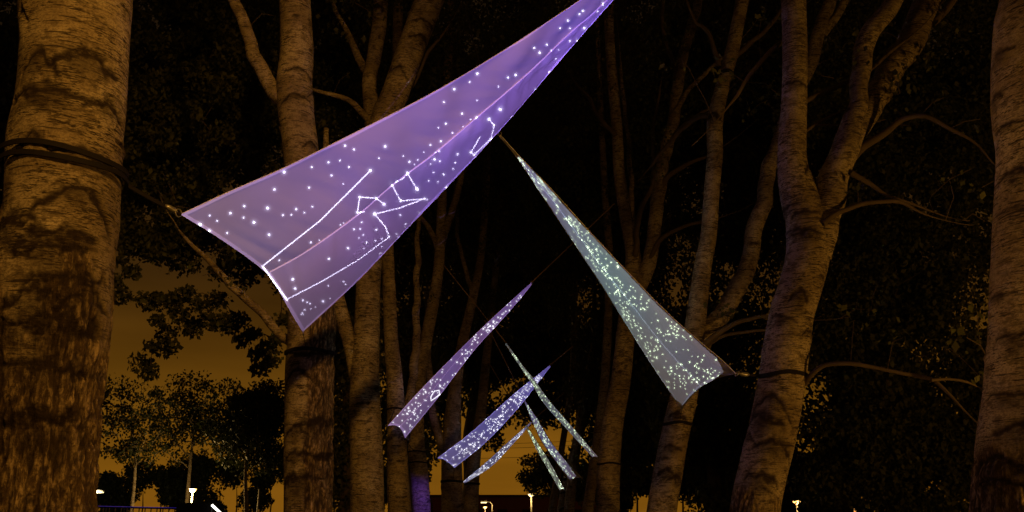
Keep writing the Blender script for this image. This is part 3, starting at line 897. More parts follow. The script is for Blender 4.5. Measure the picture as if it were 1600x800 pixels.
# ------------------------------------------------------------------ far building, wires
Yb = 150
b0, b1 = P(610, 812, Yb)[0], P(960, 812, Yb)[0]
hb = 1.0 + (812 - 776) / F * Yb
br = thing('brick_building', 'long low red-brown building across the avenue end', 'building', ((b0 + b1) / 2, Yb + 6, 0))
hw = (b1 - b0) / 2
obj('wall', MB().box((-hw, -6, -0.2), (hw, 6, hb - 0.35)).mesh('wall'), M_WALL, br)
obj('roof', MB().box((-hw - 0.3, -6.3, hb - 0.34), (hw + 0.3, 6.3, hb)).mesh('roof'), M_ROOF, br)
for i in range(9):
    xw = -hw + (i + 0.5) * 2 * hw / 9
    w_ = obj('window', MB().box((xw - 0.8, -6.06, 1.2), (xw + 0.8, -6.003, 2.6)).mesh('window'), M_DARK, br)
for i, yy_ in enumerate((690, 697, 712)):
    a, c = P(620, yy_ + 4, 95), P(960, yy_ - 5, 95)
    t_ = np.linspace(0, 1, 24)[:, None]
    pts = a + (c - a) * t_ + np.array([0, 0, -1.0]) * (4 * t_ * (1 - t_)) * 0.25
    o = obj('overhead_wire', MB().tube(pts - a, 0.02, 5).mesh('overhead_wire'), M_DARK, None, a)
    tag(o, ('topmost', 'middle', 'lowest')[i] + ' of the thin wires crossing the orange sky', 'wire', 'overhead wires')

# ------------------------------------------------------------------ lamps, railing and small things in the distance
LG = 'lit lamps in the park'
def lamp_post(label, px, py, Y, style, watts=0, mat=None, gz=0.0, color=(1.0, 0.62, 0.2), k=1.0):
    hd = P(px, py, Y)
    base = np.array([hd[0], Y, gz])
    h = hd[2] - gz
    o = thing('street_lamp', label, 'lamp', base, LG)
    obj('post', MB().tube([(0, 0, -0.1), (0, 0, h * 0.5), (0, 0, h - 0.08)], [0.085 * k, 0.07 * k, 0.05 * k], 10).mesh('post', True), M_POST, o)
    if style == 'double':
        obj('arm', MB().tube([(-0.42, 0, h + 0.02), (0, 0, h - 0.04), (0.42, 0, h + 0.02)], 0.04, 8).mesh('arm', True), M_POST, o)
        for sx in (-1, 1):
            hh = obj('lamp_head', MB().box((sx * 0.42 - 0.26, -0.16, h + 0.02), (sx * 0.42 + 0.26, 0.16, h + 0.14)).mesh('lamp_head'), M_POST, o)
            obj('lens', MB().box((sx * 0.42 - 0.22, -0.17, h - 0.06), (sx * 0.42 + 0.22, 0.12, h + 0.015)).mesh('lens'), mat, hh)
    elif style == 'bowl':
        hh = obj('lamp_head', MB().tube([(0, 0, h + 0.16 * k), (0, 0, h + 0.20 * k)], [0.27 * k, 0.23 * k], 16).mesh('lamp_head', True), M_POST, o)
        obj('lens', MB().tube([(0, 0, h - 0.08 * k), (0, 0, h - 0.02 * k), (0, 0, h + 0.09 * k), (0, 0, h + 0.155 * k)], [0.06 * k, 0.12 * k, 0.22 * k, 0.25 * k], 16).mesh('lens', True), mat, hh)
    else:   # arm reaching over the path
        obj('arm', MB().tube([(0, 0, h - 0.1), (-0.15, 0, h + 0.12), (-0.55, 0, h + 0.2)], [0.05, 0.045, 0.04], 8).mesh('arm', True), M_POST, o)
        hh = obj('lamp_head', MB().box((-1.15, -0.16, h + 0.16), (-0.5, 0.16, h + 0.30)).mesh('lamp_head'), M_POST, o)
        obj('lens', MB().box((-1.1, -0.17, h + 0.05), (-0.55, 0.13, h + 0.155)).mesh('lens'), mat, hh)
    if watts:
        point_lamp('street_or_fill_light', tuple(base + np.array([0, -0.45 * k, h - 0.15 * k])), watts, color, 0.15 * k)
    return o
lamp_post('pale double-headed lamp beside the big left trunk', 148, 769, 70, 'double', 140, M_LAMPW, 0.6, (1.0, 0.8, 0.45))
lamp_post('brightest yellow lamp at the foot of the tall park tree', 301, 768, 60, 'bowl', 800, M_LAMP, 0.6)
lamp_post('tall bowl lamp on a pole left of the small round tree', 830, 775, 66, 'bowl', 60, M_LAMPW, 0.0)
lamp_post('arm lamp reaching left near the middle of the lower edge', 769, 787, 90, 'arm', 25, M_LAMPW, 0.0)
lamp_post('low bright lamp just left of the arm lamp', 758, 794, 80, 'bowl', 20, M_LAMP, 0.0, k=0.7)
lamp_post('bowl lamp right of the forked poplar base', 1245, 787, 31, 'bowl', 12, M_LAMP, 0.0, k=0.55)
for lb, a_, b_, yv, kk_ in (('small orange lamp, highest of three close together', 1310, 789, 31, 0.22), ('bright orange lamp, middle of three close together', 1323, 794, 31, 0.36),
                       ('orange lamp at the lower edge, lowest of three', 1336, 798, 31, 0.30), ('lone orange lamp left of the right edge trunk', 1428, 797, 31, 0.30)):
    lamp_post(lb, a_, b_, yv, 'bowl', 1.5, M_LAMPO, 0.0, (1.0, 0.5, 0.15), k=kk_)

# plain pole beside the rough trunk
pp = P(405, 765, 60)
po = thing('steel_pole', 'thin unlit pole left of the rough orange trunk', 'pole', (pp[0], 60, 0.6))
obj('post', MB().tube([(0, 0, -0.1), (0, 0, pp[2] - 0.6)], [0.07, 0.055], 10).mesh('post', True), M_POST, po)
obj('cap', MB().tube([(0, 0, pp[2] - 0.6), (0, 0, pp[2] - 0.54)], [0.08, 0.05], 10).mesh('cap', True), M_DARK, po)

# railing with its blue-lit top rail
Yr = 46
ra, rb = P(139, 792, Yr), P(278, 795, Yr)
rl = thing('metal_railing', 'metal railing with blue-lit top rail behind the big left trunk', 'railing', (ra[0], Yr, 0.7))
o0 = np.array([ra[0], Yr, 0.7])
obj('top_rail', MB().tube([ra - o0, (ra + rb) / 2 - o0, rb - o0], 0.035, 8).mesh('top_rail', True), M_DARK, rl)
obj('glow_strip', MB().tube([ra - o0 + np.array([0, -0.03, 0.045]), rb - o0 + np.array([0, -0.03, 0.045])], 0.018, 6).mesh('glow_strip', True), M_BLUE, rl)  # blue light on the rail put in as the strip's own glow
obj('bottom_rail', MB().tube([(0, 0, 0.12), (rb[0] - ra[0], 0, 0.12)], 0.03, 8).mesh('bottom_rail', True), M_POST, rl)
bal = None
nb = 15
for i in range(nb):
    u = (i + 0.5) / nb
    zt = (ra[2] + (rb[2] - ra[2]) * u) - 0.7
    if bal is None:
        bal = obj('baluster', MB().tube([(0, 0, 0), (0, 0, zt)], 0.03, 6).mesh('baluster', True), M_POST, rl, ((rb[0] - ra[0]) * u, 0, 0))
    else:
        c = bal.copy(); COL.objects.link(c); c.parent = rl; c.location = ((rb[0] - ra[0]) * u, 0, 0)
# dark cabin and the lit slanted tube
ka, kb = P(281, 786, 44), P(331, 812, 44)
kz = P(300, 786, 44)[2]
kk = thing('utility_cabinet', 'black box-shaped cabinet below the brightest lamp', 'cabinet', ((ka[0] + kb[0]) / 2, 44, 0.5))
wk = (kb[0] - ka[0]) / 2
obj('body', MB().box((-wk, -0.4, 0), (wk, 0.4, kz - 0.62)).mesh('body'), M_DARK, kk)
obj('lid', MB().box((-wk - 0.05, -0.45, kz - 0.615), (wk + 0.05, 0.45, kz - 0.5)).mesh('lid'), M_DARK, kk)
la, lb_ = P(331, 789, 43), P(346, 803, 43)
lt = thing('light_bar', 'short glowing white slanted bar right of the black cabinet', 'light', (la[0], 43, 0.5))
o0 = np.array([la[0], 43, 0.5])
obj('tube', MB().tube([la - o0, lb_ - o0], 0.055, 10).mesh('tube', True), M_BAR, lt)
obj('post', MB().tube([(0, 0.02, -0.1), (0, 0.02, la[2] - 0.5)], 0.03, 8).mesh('post', True), M_DARK, lt)
obj('post', MB().tube([(lb_[0] - la[0], 0.02, -0.1), (lb_[0] - la[0], 0.02, lb_[2] - 0.5)], 0.03, 8).mesh('post', True), M_DARK, lt)

# ------------------------------------------------------------------ sails and their projectors
def polyline(pts, m):
    """m samples along a pixel polyline, smooth, by arc length"""
    pts = np.array(pts, float)
    q = catmull(np.hstack([pts, np.zeros((len(pts), 1)), np.ones((len(pts), 1))])[:, [0, 1, 2, 3]], 2.0)[:, :2]
    d = np.concatenate([[0], np.cumsum(np.linalg.norm(np.diff(q, axis=0), axis=1))])
    t = np.linspace(0, d[-1], m)
    return np.stack([np.interp(t, d, q[:, 0]), np.interp(t, d, q[:, 1])], 1)

SAILS = {}
SG = 'starlit fabric sails strung across the avenue'

def edge3d(pxs, d0, d1):
    m = len(pxs)
    L = np.concatenate([[0], np.cumsum(np.linalg.norm(np.diff(pxs, axis=0), axis=1))]); L /= L[-1]
    return np.array([P(a[0], a[1], 1 / ((1 - u) / d0 + u / d1)) for a, u in zip(pxs, L)])

def sail(key, label, upper, ridge, lower, sideU, sideL, dA, dR, dB, dC, wrinkle=0.012, hem=0.045, seed=1, m=110, nt=22):
    """upper/ridge/lower: pixel polylines from the short edge to the apex; sideU/sideL: short edge from the ridge end to each corner"""
    rng = np.random.default_rng(seed)
    U = edge3d(polyline(upper, m), dA, dC)
    Rg = edge3d(polyline(ridge, m), dR, dC)
    L = edge3d(polyline(lower, m), dB, dC)
    su = edge3d(polyline(sideU, nt), dR, dA)
    sl = edge3d(polyline(sideL, nt), dR, dB)
    panels = {}
    s = np.linspace(0, 1, m)[:, None, None]
    t = np.linspace(0, 1, nt)[None, :, None]
    for nm, E, side in (('u', U, su), ('l', L, sl)):
        lin = Rg[:, None, :] * (1 - t) + E[:, None, :] * t
        dev = side - (Rg[0] * (1 - t[0]) + E[0] * t[0])
        G = lin + dev[None, :, :] * np.power(1 - s, 3.0)
        # fabric: slight slack and gathers running away from the ridge seam
        du = np.gradient(G, axis=0); dv = np.gradient(G, axis=1)
        nrm = np.cross(du, dv); nrm /= np.linalg.norm(nrm, axis=2, keepdims=True) + 1e-9
        width = np.linalg.norm(E - Rg, axis=1)[:, None]
        ss = np.repeat(np.linspace(0, 1, m)[:, None], nt, 1)
        tt = np.repeat(np.linspace(0, 1, nt)[None, :], m, 0)
        length = np.linalg.norm(Rg[-1] - Rg[0])
        f1 = fbm(np.stack([(ss * length * 8 + tt * 2.0).ravel(), tt.ravel() * 1.6, 0 * tt.ravel()], 1), 2, seed).reshape(m, nt) - 0.5
        f2 = vnoise(np.stack([(ss * length * 3.0 - tt * 1.5).ravel(), tt.ravel() * 1.5, 1 + 0 * tt.ravel()], 1), seed + 5).reshape(m, nt) - 0.5
        k = (1.0 if nm == 'l' else 0.45)
        edge_ = np.clip(tt * (1 - tt) * 4, 0, 1) ** 0.6
        amp = wrinkle * np.minimum(1, width / 0.6)
        disp = amp * (2.0 * f1 * (1 - tt) ** 1.5 * k + 1.6 * f2) * edge_ * smooth(0.0, 0.03, ss)
        G = G + nrm * disp[..., None]
        panels[nm] = (G, nrm)
    base = Rg[0].copy()
    root = thing('fabric_sail', label, 'sail', base, SG)
    idx = np.arange(m * nt).reshape(m, nt)
    f = np.stack([idx[:-1, :-1].ravel(), idx[:-1, 1:].ravel(), idx[1:, 1:].ravel(), idx[1:, :-1].ravel()], 1)
    allv, allf = [], []
    for nm in ('u', 'l'):
        G, nrm = panels[nm]
        o = obj('panel', mesh_np('panel', G.reshape(-1, 3) - base, f), M_CLOTH, root)
        allf.append(f + len(allv) * m * nt); allv.append(G.reshape(-1, 3))
    # hems: folded bands along the three free sides, wrapping both faces
    def hem_band(line, inward, nrm, name='hem'):
        w = np.minimum(hem, np.linalg.norm(inward, axis=1) * 0.5)
        iw = inward / (np.linalg.norm(inward, axis=1, keepdims=True) + 1e-9)
        h = 0.0045
        rows = [line - iw * 0.004 + nrm * h, line + iw * w[:, None] + nrm * h, line + iw * w[:, None] - nrm * h, line - iw * 0.004 - nrm * h]
        n_ = len(line)
        v = np.stack(rows, 1).reshape(-1, 3) - base
        ff = []
        for i in range(n_ - 1):
            for j in range(4):
                k2 = (j + 1) % 4
                ff.append((i * 4 + j, i * 4 + k2, (i + 1) * 4 + k2, (i + 1) * 4 + j))
        obj(name, mesh_np(name, v, np.array(ff), False), M_HEM, root)
    for nm in ('u', 'l'):
        G, nrm = panels[nm]
        hem_band(G[:, -1], G[:, -3] - G[:, -1], nrm[:, -1])
        hem_band(G[0, :], G[2, :] - G[0, :], nrm[0, :])
    # seam along the ridge
    sr = np.maximum(0.003, 0.010 * np.minimum(1, np.linalg.norm(U - L, axis=1) / 0.7))
    obj('ridge_seam', MB().tube(Rg[::2] - base, sr[::2], 6).mesh('ridge_seam', True), M_HEM, root)
    # reinforced corner with a steel ring at the three points
    for c, toward in ((U[0], Rg[6]), (L[0], Rg[6]), (U[-1], Rg[-8])):
        d = c - toward; d /= np.linalg.norm(d)
        ring = MB()
        a = np.linspace(0, 2 * math.pi, 17)
        e = np.cross(d, [0, 1, 0]); e /= np.linalg.norm(e)
        cc = c + d * 0.03
        ring.tube([cc + 0.03 * (math.cos(x) * d + math.sin(x) * e) - base for x in a], 0.006, 6)
        obj('corner_ring', ring.mesh('corner_ring', True), M_STEEL, root)
    bvh = BVHTree.FromPolygons([tuple(v) for v in np.vstack(allv)], [tuple(q) for q in np.vstack(allf).tolist()])
    SAILS[key] = dict(root=root, U=U, R=Rg, L=L, su=su, sl=sl, bvh=bvh, A=U[0], B=L[0], C=U[-1],
                      outline=np.vstack([su[::-1], sl[1:], L[1:], U[::-1]]), panels=panels)

def hit(key, px, py):
    d = Vector(ray(px, py)).normalized()
    h = SAILS[key]['bvh'].ray_cast(Vector(EYE), d)
    return None if h[0] is None else np.array(h[0])

sail('S1', 'largest violet sail showing drawn constellations, tied to the strapped left trunk',
     [(283, 335), (360, 299), (445, 262), (560, 205), (680, 143), (800, 71), (907, 0), (1024, -76)],
     [(418, 427), (480, 392), (557, 337), (614, 288), (677, 241), (743, 185), (820, 119), (890, 52), (939, 9), (1024, -74)],
     [(473, 518), (560, 437), (637, 356), (700, 290), (783, 201), (902, 63), (958, 0), (1024, -72)],
     [(418, 427), (400, 412), (370, 390), (325, 360), (283, 335)], [(418, 427), (435, 452), (455, 488), (473, 518)],
     6.5, 7.7, 9.9, 8.3, wrinkle=0.055, seed=2, m=170, nt=36)
sail('S2', 'second largest sail, grey-green with many stars, tied to the right trunks',
     [(1150, 584), (1126, 561), (1096, 536), (1039, 485), (976, 420), (917, 357), (862, 296), (809, 241), (782, 211)],
     [(1096, 604), (1048, 552), (1015, 512), (979, 465), (945, 422), (900, 362), (860, 308), (808, 244), (781, 212)],
     [(1065, 640), (1030, 588), (997, 537), (940, 446), (890, 370), (857, 321), (808, 247), (780, 213)],
     [(1096, 604), (1108, 597), (1126, 589), (1150, 584)], [(1096, 604), (1081, 618), (1072, 630), (1065, 640)],
     8.7, 9.75, 11.6, 11.5, wrinkle=0.022, seed=4, m=130, nt=28)
sail('S3', 'slim purple sail with a small drawn star figure left of the centre',
     [(606, 665), (660, 606), (740, 525), (790, 478), (830, 442)],
     [(624, 667), (662, 627), (712, 565), (760, 515), (800, 474), (830, 443)],
     [(633, 684), (688, 616), (740, 548), (780, 504), (810, 470), (831, 444)],
     [(624, 667), (616, 664), (606, 665)], [(624, 667), (629, 674), (633, 684)],
     16.9, 17.25, 17.6, 19.5, wrinkle=0.004, seed=6, m=70, nt=12)
sail('S4', 'blue-violet sail packed with white stars below the slim purple sail',
     [(683, 716), (740, 672), (800, 618), (840, 586), (859, 571)],
     [(699, 722), (750, 682), (805, 627), (842, 589), (859, 572)],
     [(710, 731), (760, 690), (810, 637), (845, 592), (860, 573)],
     [(699, 722), (692, 717), (683, 716)], [(699, 722), (706, 726), (710, 731)],
     26.2, 26.7, 27.2, 27, wrinkle=0.003, seed=8, m=60, nt=10)
sail('S5', 'lowest thin silvery sail on the left of the avenue end',
     [(723, 753), (760, 722), (795, 690), (831, 658)],
     [(725, 754), (763, 727), (798, 692), (831, 659)],
     [(726, 755), (767, 729), (801, 694), (832, 659)],
     [(725, 754), (724, 753.5), (723, 753)], [(725, 754), (725.5, 754.5), (726, 755)],
     32.2, 32.5, 32.8, 34, wrinkle=0.002, seed=10, m=40, nt=6)
sail('S6', 'long thin teal-grey sail crossing the violet starry sail',
     [(934, 714), (890, 663), (858, 626), (836, 595), (818, 573), (791, 536)],
     [(930, 713), (886, 664), (854, 628), (833, 597), (816, 574), (791, 537)],
     [(926, 714), (881, 665), (850, 630), (831, 599), (815, 576), (790, 538)],
     [(930, 713), (932, 713), (934, 714)], [(930, 713), (928, 713), (926, 714)],
     21.2, 21.5, 21.8, 23, wrinkle=0.002, seed=12, m=60, nt=6)
sail('S7', 'short lilac sail with a flared red-brown tail right of the avenue end',
     [(909, 746), (886, 722), (862, 692), (840, 655), (818, 622)],
     [(897, 748), (874, 722), (853, 692), (835, 657), (818, 623)],
     [(892, 754), (866, 718), (846, 689), (832, 659), (817, 624)],
     [(897, 748), (902, 746), (909, 746)], [(897, 748), (894, 750), (892, 754)],
     28, 28.5, 29, 30, wrinkle=0.003, seed=14, m=60, nt=8)
sail('S8', 'lowest thin greenish sail on the right of the avenue end',
     [(882, 765), (860, 724), (842, 695), (822, 664)],
     [(878, 764), (856, 726), (839, 697), (822, 665)],
     [(875, 766), (853, 728), (837, 699), (821, 666)],
     [(878, 764), (880, 764), (882, 765)], [(878, 764), (876, 765), (875, 766)],
     31.2, 31.5, 31.8, 33, wrinkle=0.002, seed=16, m=40, nt=6)

def projector(key, loc, res, base_col, star_col, stars, lines, power, lit=None, lower_gain=(1, 1, 1), star_k=1.0):
    """a projector standing in the avenue throws its star picture on one sail"""
    S = SAILS[key]
    loc = np.asarray(loc, float)
    out = S['outline']
    ctr = out.mean(0)
    zd = ctr - loc; zd /= np.linalg.norm(zd)
    xd = np.cross(zd, [0, 0, 1.0]); xd /= np.linalg.norm(xd)
    yd = np.cross(xd, zd)
    def uvw(p):
        v = np.asarray(p) - loc
        z = v @ zd
        return np.stack([(v @ xd) / z, (v @ yd) / z], -1)
    oo = uvw(out)
    ext = np.abs(oo).max() * 1.04
    def uv(p): return (uvw(p) / ext * 0.5 + 0.5) * res
    lit_px = lit
    if lit_px is None:
        poly = uv(out[::2] if len(out) > 200 else out)
    else:
        poly = np.array([uv(h) for h in (hit(key, *p) for p in lit_px) if h is not None])
    X, Yg = np.meshgrid(np.arange(res) + 0.5, np.arange(res) + 0.5)
    inside = np.zeros((res, res), bool)
    xs, ys = poly[:, 0], poly[:, 1]
    j = len(poly) - 1
    for i in range(len(poly)):
        if ys[i] != ys[j]:
            c = ((ys[i] > Yg) != (ys[j] > Yg)) & (X < (xs[j] - xs[i]) * (Yg - ys[i]) / (ys[j] - ys[i]) + xs[i])
            inside ^= c
        j = i
    img = np.zeros((res, res, 4), np.float32)
    img[..., 3] = 1
    def cloud(freq, sd):
        m_ = 160
        g_ = np.linspace(0, freq, m_)
        gx_, gy_ = np.meshgrid(g_, g_)
        c_ = fbm(np.stack([gx_.ravel(), gy_.ravel(), 0 * gx_.ravel() + sd * 0.37], 1), 3, sd).reshape(m_, m_)
        t_ = np.linspace(0, m_ - 1.001, res); i_ = t_.astype(int); f_ = t_ - i_
        c_ = c_[i_] * (1 - f_)[:, None] + c_[i_ + 1] * f_[:, None]
        return c_[:, i_] * (1 - f_)[None, :] + c_[:, i_ + 1] * f_[None, :]
    nz, nz2 = cloud(7, 77), cloud(4.3, 99)
    # picture brightened where the sail lies farther or more slanted, evening its light
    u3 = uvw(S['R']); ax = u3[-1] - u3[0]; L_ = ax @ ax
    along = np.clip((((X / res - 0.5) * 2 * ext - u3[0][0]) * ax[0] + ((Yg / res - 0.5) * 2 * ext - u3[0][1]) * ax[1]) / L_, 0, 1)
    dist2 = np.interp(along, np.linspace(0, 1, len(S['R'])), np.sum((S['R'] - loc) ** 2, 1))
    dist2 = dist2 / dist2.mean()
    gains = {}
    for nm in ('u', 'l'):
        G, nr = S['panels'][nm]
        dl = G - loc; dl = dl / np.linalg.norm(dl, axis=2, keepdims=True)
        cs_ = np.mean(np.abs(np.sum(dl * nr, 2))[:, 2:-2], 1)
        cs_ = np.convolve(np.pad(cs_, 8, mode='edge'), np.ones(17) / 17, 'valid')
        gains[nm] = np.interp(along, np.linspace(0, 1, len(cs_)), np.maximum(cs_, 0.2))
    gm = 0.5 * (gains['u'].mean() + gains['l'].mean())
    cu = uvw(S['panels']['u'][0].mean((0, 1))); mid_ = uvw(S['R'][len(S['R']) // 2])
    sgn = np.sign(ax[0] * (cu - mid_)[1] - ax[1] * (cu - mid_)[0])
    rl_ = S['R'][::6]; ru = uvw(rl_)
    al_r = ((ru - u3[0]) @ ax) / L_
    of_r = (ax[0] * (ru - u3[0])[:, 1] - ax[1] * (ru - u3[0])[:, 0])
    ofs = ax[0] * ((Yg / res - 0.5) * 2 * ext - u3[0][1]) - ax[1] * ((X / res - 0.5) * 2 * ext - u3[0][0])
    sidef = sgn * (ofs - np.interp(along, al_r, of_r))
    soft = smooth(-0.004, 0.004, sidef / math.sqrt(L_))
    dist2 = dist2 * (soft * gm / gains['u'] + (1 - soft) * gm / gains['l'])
    tint = [soft + (1 - soft) * g_ for g_ in lower_gain]
    stops = np.array([c[0] for c in base_col])
    for ch in range(3):
        hue = 1 + (0.18, 0.0, -0.22)[ch] * (nz2 - 0.5) * 1.6
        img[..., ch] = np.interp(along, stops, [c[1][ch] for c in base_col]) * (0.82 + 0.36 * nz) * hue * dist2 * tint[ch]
    st = np.zeros((res, res, 3), np.float32)
    d2m = float(np.mean(np.sum((S['R'] - loc) ** 2, 1)))
    r0_, r1_ = np.array(project(S['R'][0])), np.array(project(S['R'][-1]))
    j_cap = 3.5 * np.linalg.norm(uv(S['R'][-1]) - uv(S['R'][0])) / np.linalg.norm(r1_ - r0_)
    def jac(x, y, a):
        cols = []
        for dx, dy in ((0.5, 0), (0, 0.5)):
            h1, sg = hit(key, x + dx, y + dy), 1
            if h1 is None: h1, sg = hit(key, x - dx, y - dy), -1
            if h1 is None: return None
            cols.append(sg * (uv(h1) - a) / 0.5)
        J = np.array(cols).T
        if abs(np.linalg.det(J)) < 1e-4: return None
        a_, b_, c_ = np.linalg.svd(J)
        return a_ @ np.diag(np.minimum(b_, j_cap)) @ c_
    def splat(x, y, w, k=1.0):
        h = hit(key, x, y)
        if h is None: return
        a = uv(h)
        J = jac(x, y, a)
        if J is None: return
        Ji = np.linalg.inv(J)
        pad = 3.0 * w
        ex = abs(J[0, 0]) * pad + abs(J[0, 1]) * pad + 1; ey = abs(J[1, 0]) * pad + abs(J[1, 1]) * pad + 1
        ix0, ix1 = max(0, int(a[0] - ex)), min(res, int(a[0] + ex) + 2)
        iy0, iy1 = max(0, int(a[1] - ey)), min(res, int(a[1] + ey) + 2)
        if ix0 >= ix1 or iy0 >= iy1: return
        gx_, gy_ = np.meshgrid(np.arange(ix0, ix1) + 0.5 - a[0], np.arange(iy0, iy1) + 0.5 - a[1])
        d = np.hypot(Ji[0, 0] * gx_ + Ji[0, 1] * gy_, Ji[1, 0] * gx_ + Ji[1, 1] * gy_)
        v = np.maximum(1 - smooth(w * 0.55, w * 1.3, d), 0.16 * np.exp(-(d / (w * 1.9)) ** 2))[..., None] * np.asarray(star_col) * k
        np.maximum(st[iy0:iy1, ix0:ix1], v, out=st[iy0:iy1, ix0:ix1])
    for (x, y, w) in stars:
        splat(x, y, w, min(1.25, 0.5 + 0.35 * w) * star_k)
    for pts, w in lines:
        for k in range(len(pts) - 1):
            (xa, ya), (xb, yb) = pts[k], pts[k + 1]
            nn = max(2, int(math.hypot(xb - xa, yb - ya) / (w * 0.5)))
            for q in range(nn + 1):
                splat(xa + (xb - xa) * q / nn, ya + (yb - ya) * q / nn, w, star_k)
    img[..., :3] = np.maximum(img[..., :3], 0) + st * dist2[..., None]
    for _ in range(max(2, res // 450)):
        g_ = inside.copy()
        g_[1:] |= inside[:-1]; g_[:-1] |= inside[1:]; g_[:, 1:] |= inside[:, :-1]; g_[:, :-1] |= inside[:, 1:]
        inside = g_
    img[..., :3] *= inside[..., None]
    im = bpy.data.images.new('star_projection', res, res, alpha=False, float_buffer=True)
    im.colorspace_settings.name = 'Non-Color'
    im.pixels.foreach_set(img.ravel())
    im.update()
    im.pack()
    ld = bpy.data.lights.new('star_projector_light', 'SPOT')
    ld.energy = power * d2m * 39.5 / 0.56
    ld.color = (1, 1, 1)
    ld.shadow_soft_size = 0.0
    ld.spot_size = min(math.pi * 0.9, 2 * math.atan(ext * 1.42) + 0.02)
    ld.spot_blend = 0.0
    ld.use_nodes = True
    nt = ld.node_tree; n_, l_ = nt.nodes, nt.links
    em = n_['Emission']
    tc = n_.new('ShaderNodeTexCoord'); sp = n_.new('ShaderNodeSeparateXYZ')
    l_.new(tc.outputs['Normal'], sp.inputs[0])
    def mth(op, a, b=None, c=None):
        x = n_.new('ShaderNodeMath'); x.operation = op
        for i, v in enumerate((a, b, c)):
            if v is None: continue
            if isinstance(v, (int, float)): x.inputs[i].default_value = v
            else: l_.new(v, x.inputs[i])
        return x.outputs[0]
    az = mth('ABSOLUTE', sp.outputs['Z'])
    uu = mth('MULTIPLY_ADD', mth('DIVIDE', sp.outputs['X'], az), SGN_X * 0.5 / ext, 0.5)
    vv = mth('MULTIPLY_ADD', mth('DIVIDE', sp.outputs['Y'], az), SGN_Y * 0.5 / ext, 0.5)
    cb = n_.new('ShaderNodeCombineXYZ'); l_.new(uu, cb.inputs[0]); l_.new(vv, cb.inputs[1])
    tx = n_.new('ShaderNodeTexImage'); tx.image = im; tx.extension = 'CLIP'; tx.interpolation = 'Linear'
    l_.new(cb.outputs[0], tx.inputs['Vector'])
    l_.new(tx.outputs['Color'], em.inputs['Color'])
    em.inputs['Strength'].default_value = 1.0
    lo = bpy.data.objects.new('star_projector_light', ld)
    COL.objects.link(lo)
    from mathutils import Matrix
    M = Matrix(((xd[0], yd[0], -zd[0], loc[0]), (xd[1], yd[1], -zd[1], loc[1]), (xd[2], yd[2], -zd[2], loc[2]), (0, 0, 0, 1)))
    lo.matrix_world = M
    return lo
SGN_X, SGN_Y = 1, 1

Z1 = [(510,122,3),(472,190,2.5),(607,183,2.2),(618,103,2),(683,84,2.2),(728,76,1.5),(763,101,1.5),(695,135,2),(741,168,1.3),(748,19,2),(782,33,2),(354,255,2.3),(445,263,3),(300,283,2.5),
      (351,300,2),(219,292,1.8),(248,313,1.8),(181,326,3),(217,351,2.5),(287,360,2),(392,319,3),(505,290,2),(557,267,2.3),(538,289,1.7),(589,281,1.7),(620,257,1.8),(451,367,2.7),(614,397,2),
      (647,389,1.2),(491,467,1.7),(684,461,1.8),(760,419,2),(783,345,1.5),(730,328,1.5),(742,321,1.2),(544,541,2.7),(553,577,2.7),(682,566,1.5),(742,550,1.7),(750,561,1.5),(662,627,2.6),
      (689,616,1.3),(583,623,2),(600,631,1.7),(611,636,1.7),(590,660,1.7),(614,657,1.2),(632,649,1.2),(581,673,1.8),(577,679,1.3),(585,679,1.3)]
Z2 = [(130,92,2.2),(177,112,2),(340,96,2.7),(307,157,1.7),(434,146,1.6),(466,176,2.3),(492,190,1.2),(509,166,1.6),(541,126,1.3),(575,88,2),(629,69,2.2),(690,24,1.5),(103,170,1.5),(151,203,1.8),
      (620,120,2),(601,126,1),(596,163,2.7),(624,172,1.8),(576,188,1.6),(716,135,2.3),(704,180,1.7),(694,212,1.8),(592,231,1.6),(644,241,2.3),(566,275,1.6),(614,281,1.6),(719,246,1.5),
      (659,307,2),(583,395,1.2),(557,372,1.7),(515,440,1.4),(418,453,2),(446,500,1.6),(443,515,1),(463,517,1),(398,552,1.6),(421,558,1),(405,566,1.4),(217,491,1.7),(177,527,2),(209,526,1.7),
      (292,529,2),(226,557,1.6),(203,573,1.5),(288,587,1.7),(244,597,2),(322,576,1.6),(228,627,1.4),(322,617,1.3),(146,626,2.3),(46,681,2.3),(310,655,1.3),(318,652,1.2),
      (262,222,3.2),(285,448,4),(505,318,3.6),(421,379,2.8),(333,397,3.2),(207,360,2.6),(292,365,2.4),(377,298,2.6),(545,368,2.6),(360,568,2.4),(455,234,2.8),(195,440,2.6)]
Z3 = [(188,329,2.5),(154,366,1.7),(85,398,2.6),(39,456,2),(120,507,2.2),(187,448,1.4),(14,570,1.5),(48,552,2.2),(77,594,1.4),(124,564,1.1),(158,534,1.3),(184,524,2.2),(283,387,1.6),(325,346,2.2),
      (359,335,2.5),(291,488,3.3),(466,235,2.5),(442,214,2.3),(498,199,2),(517,224,1.4),(551,222,1.3),(538,262,1.6),(510,320,1.6),(446,399,1.6),(558,126,2),(593,92,2.2),(601,126,1.7),
      (643,63,2.2),(659,49,2.2),(725,51,1.7),(749,22,2.2),(666,126,2.4),(602,183,1.8),(634,180,1.6),(340,522,1.4),(295,580,1.2),(25,630,2),(240,532,3.2),(160,680,2.6),(175,690,2.6),(263,560,2.2),(250,618,2)]
stars1 = [(240 + x / 2.5, 220 + y / 2.5, w * 0.75) for x, y, w in Z1] + [(500 + x / 3.333, 200 + y / 3.333, w * 0.75) for x, y, w in Z2] + \
         [(680 + x / 2.857, y / 2.857, w * 0.75) for x, y, w in Z3]
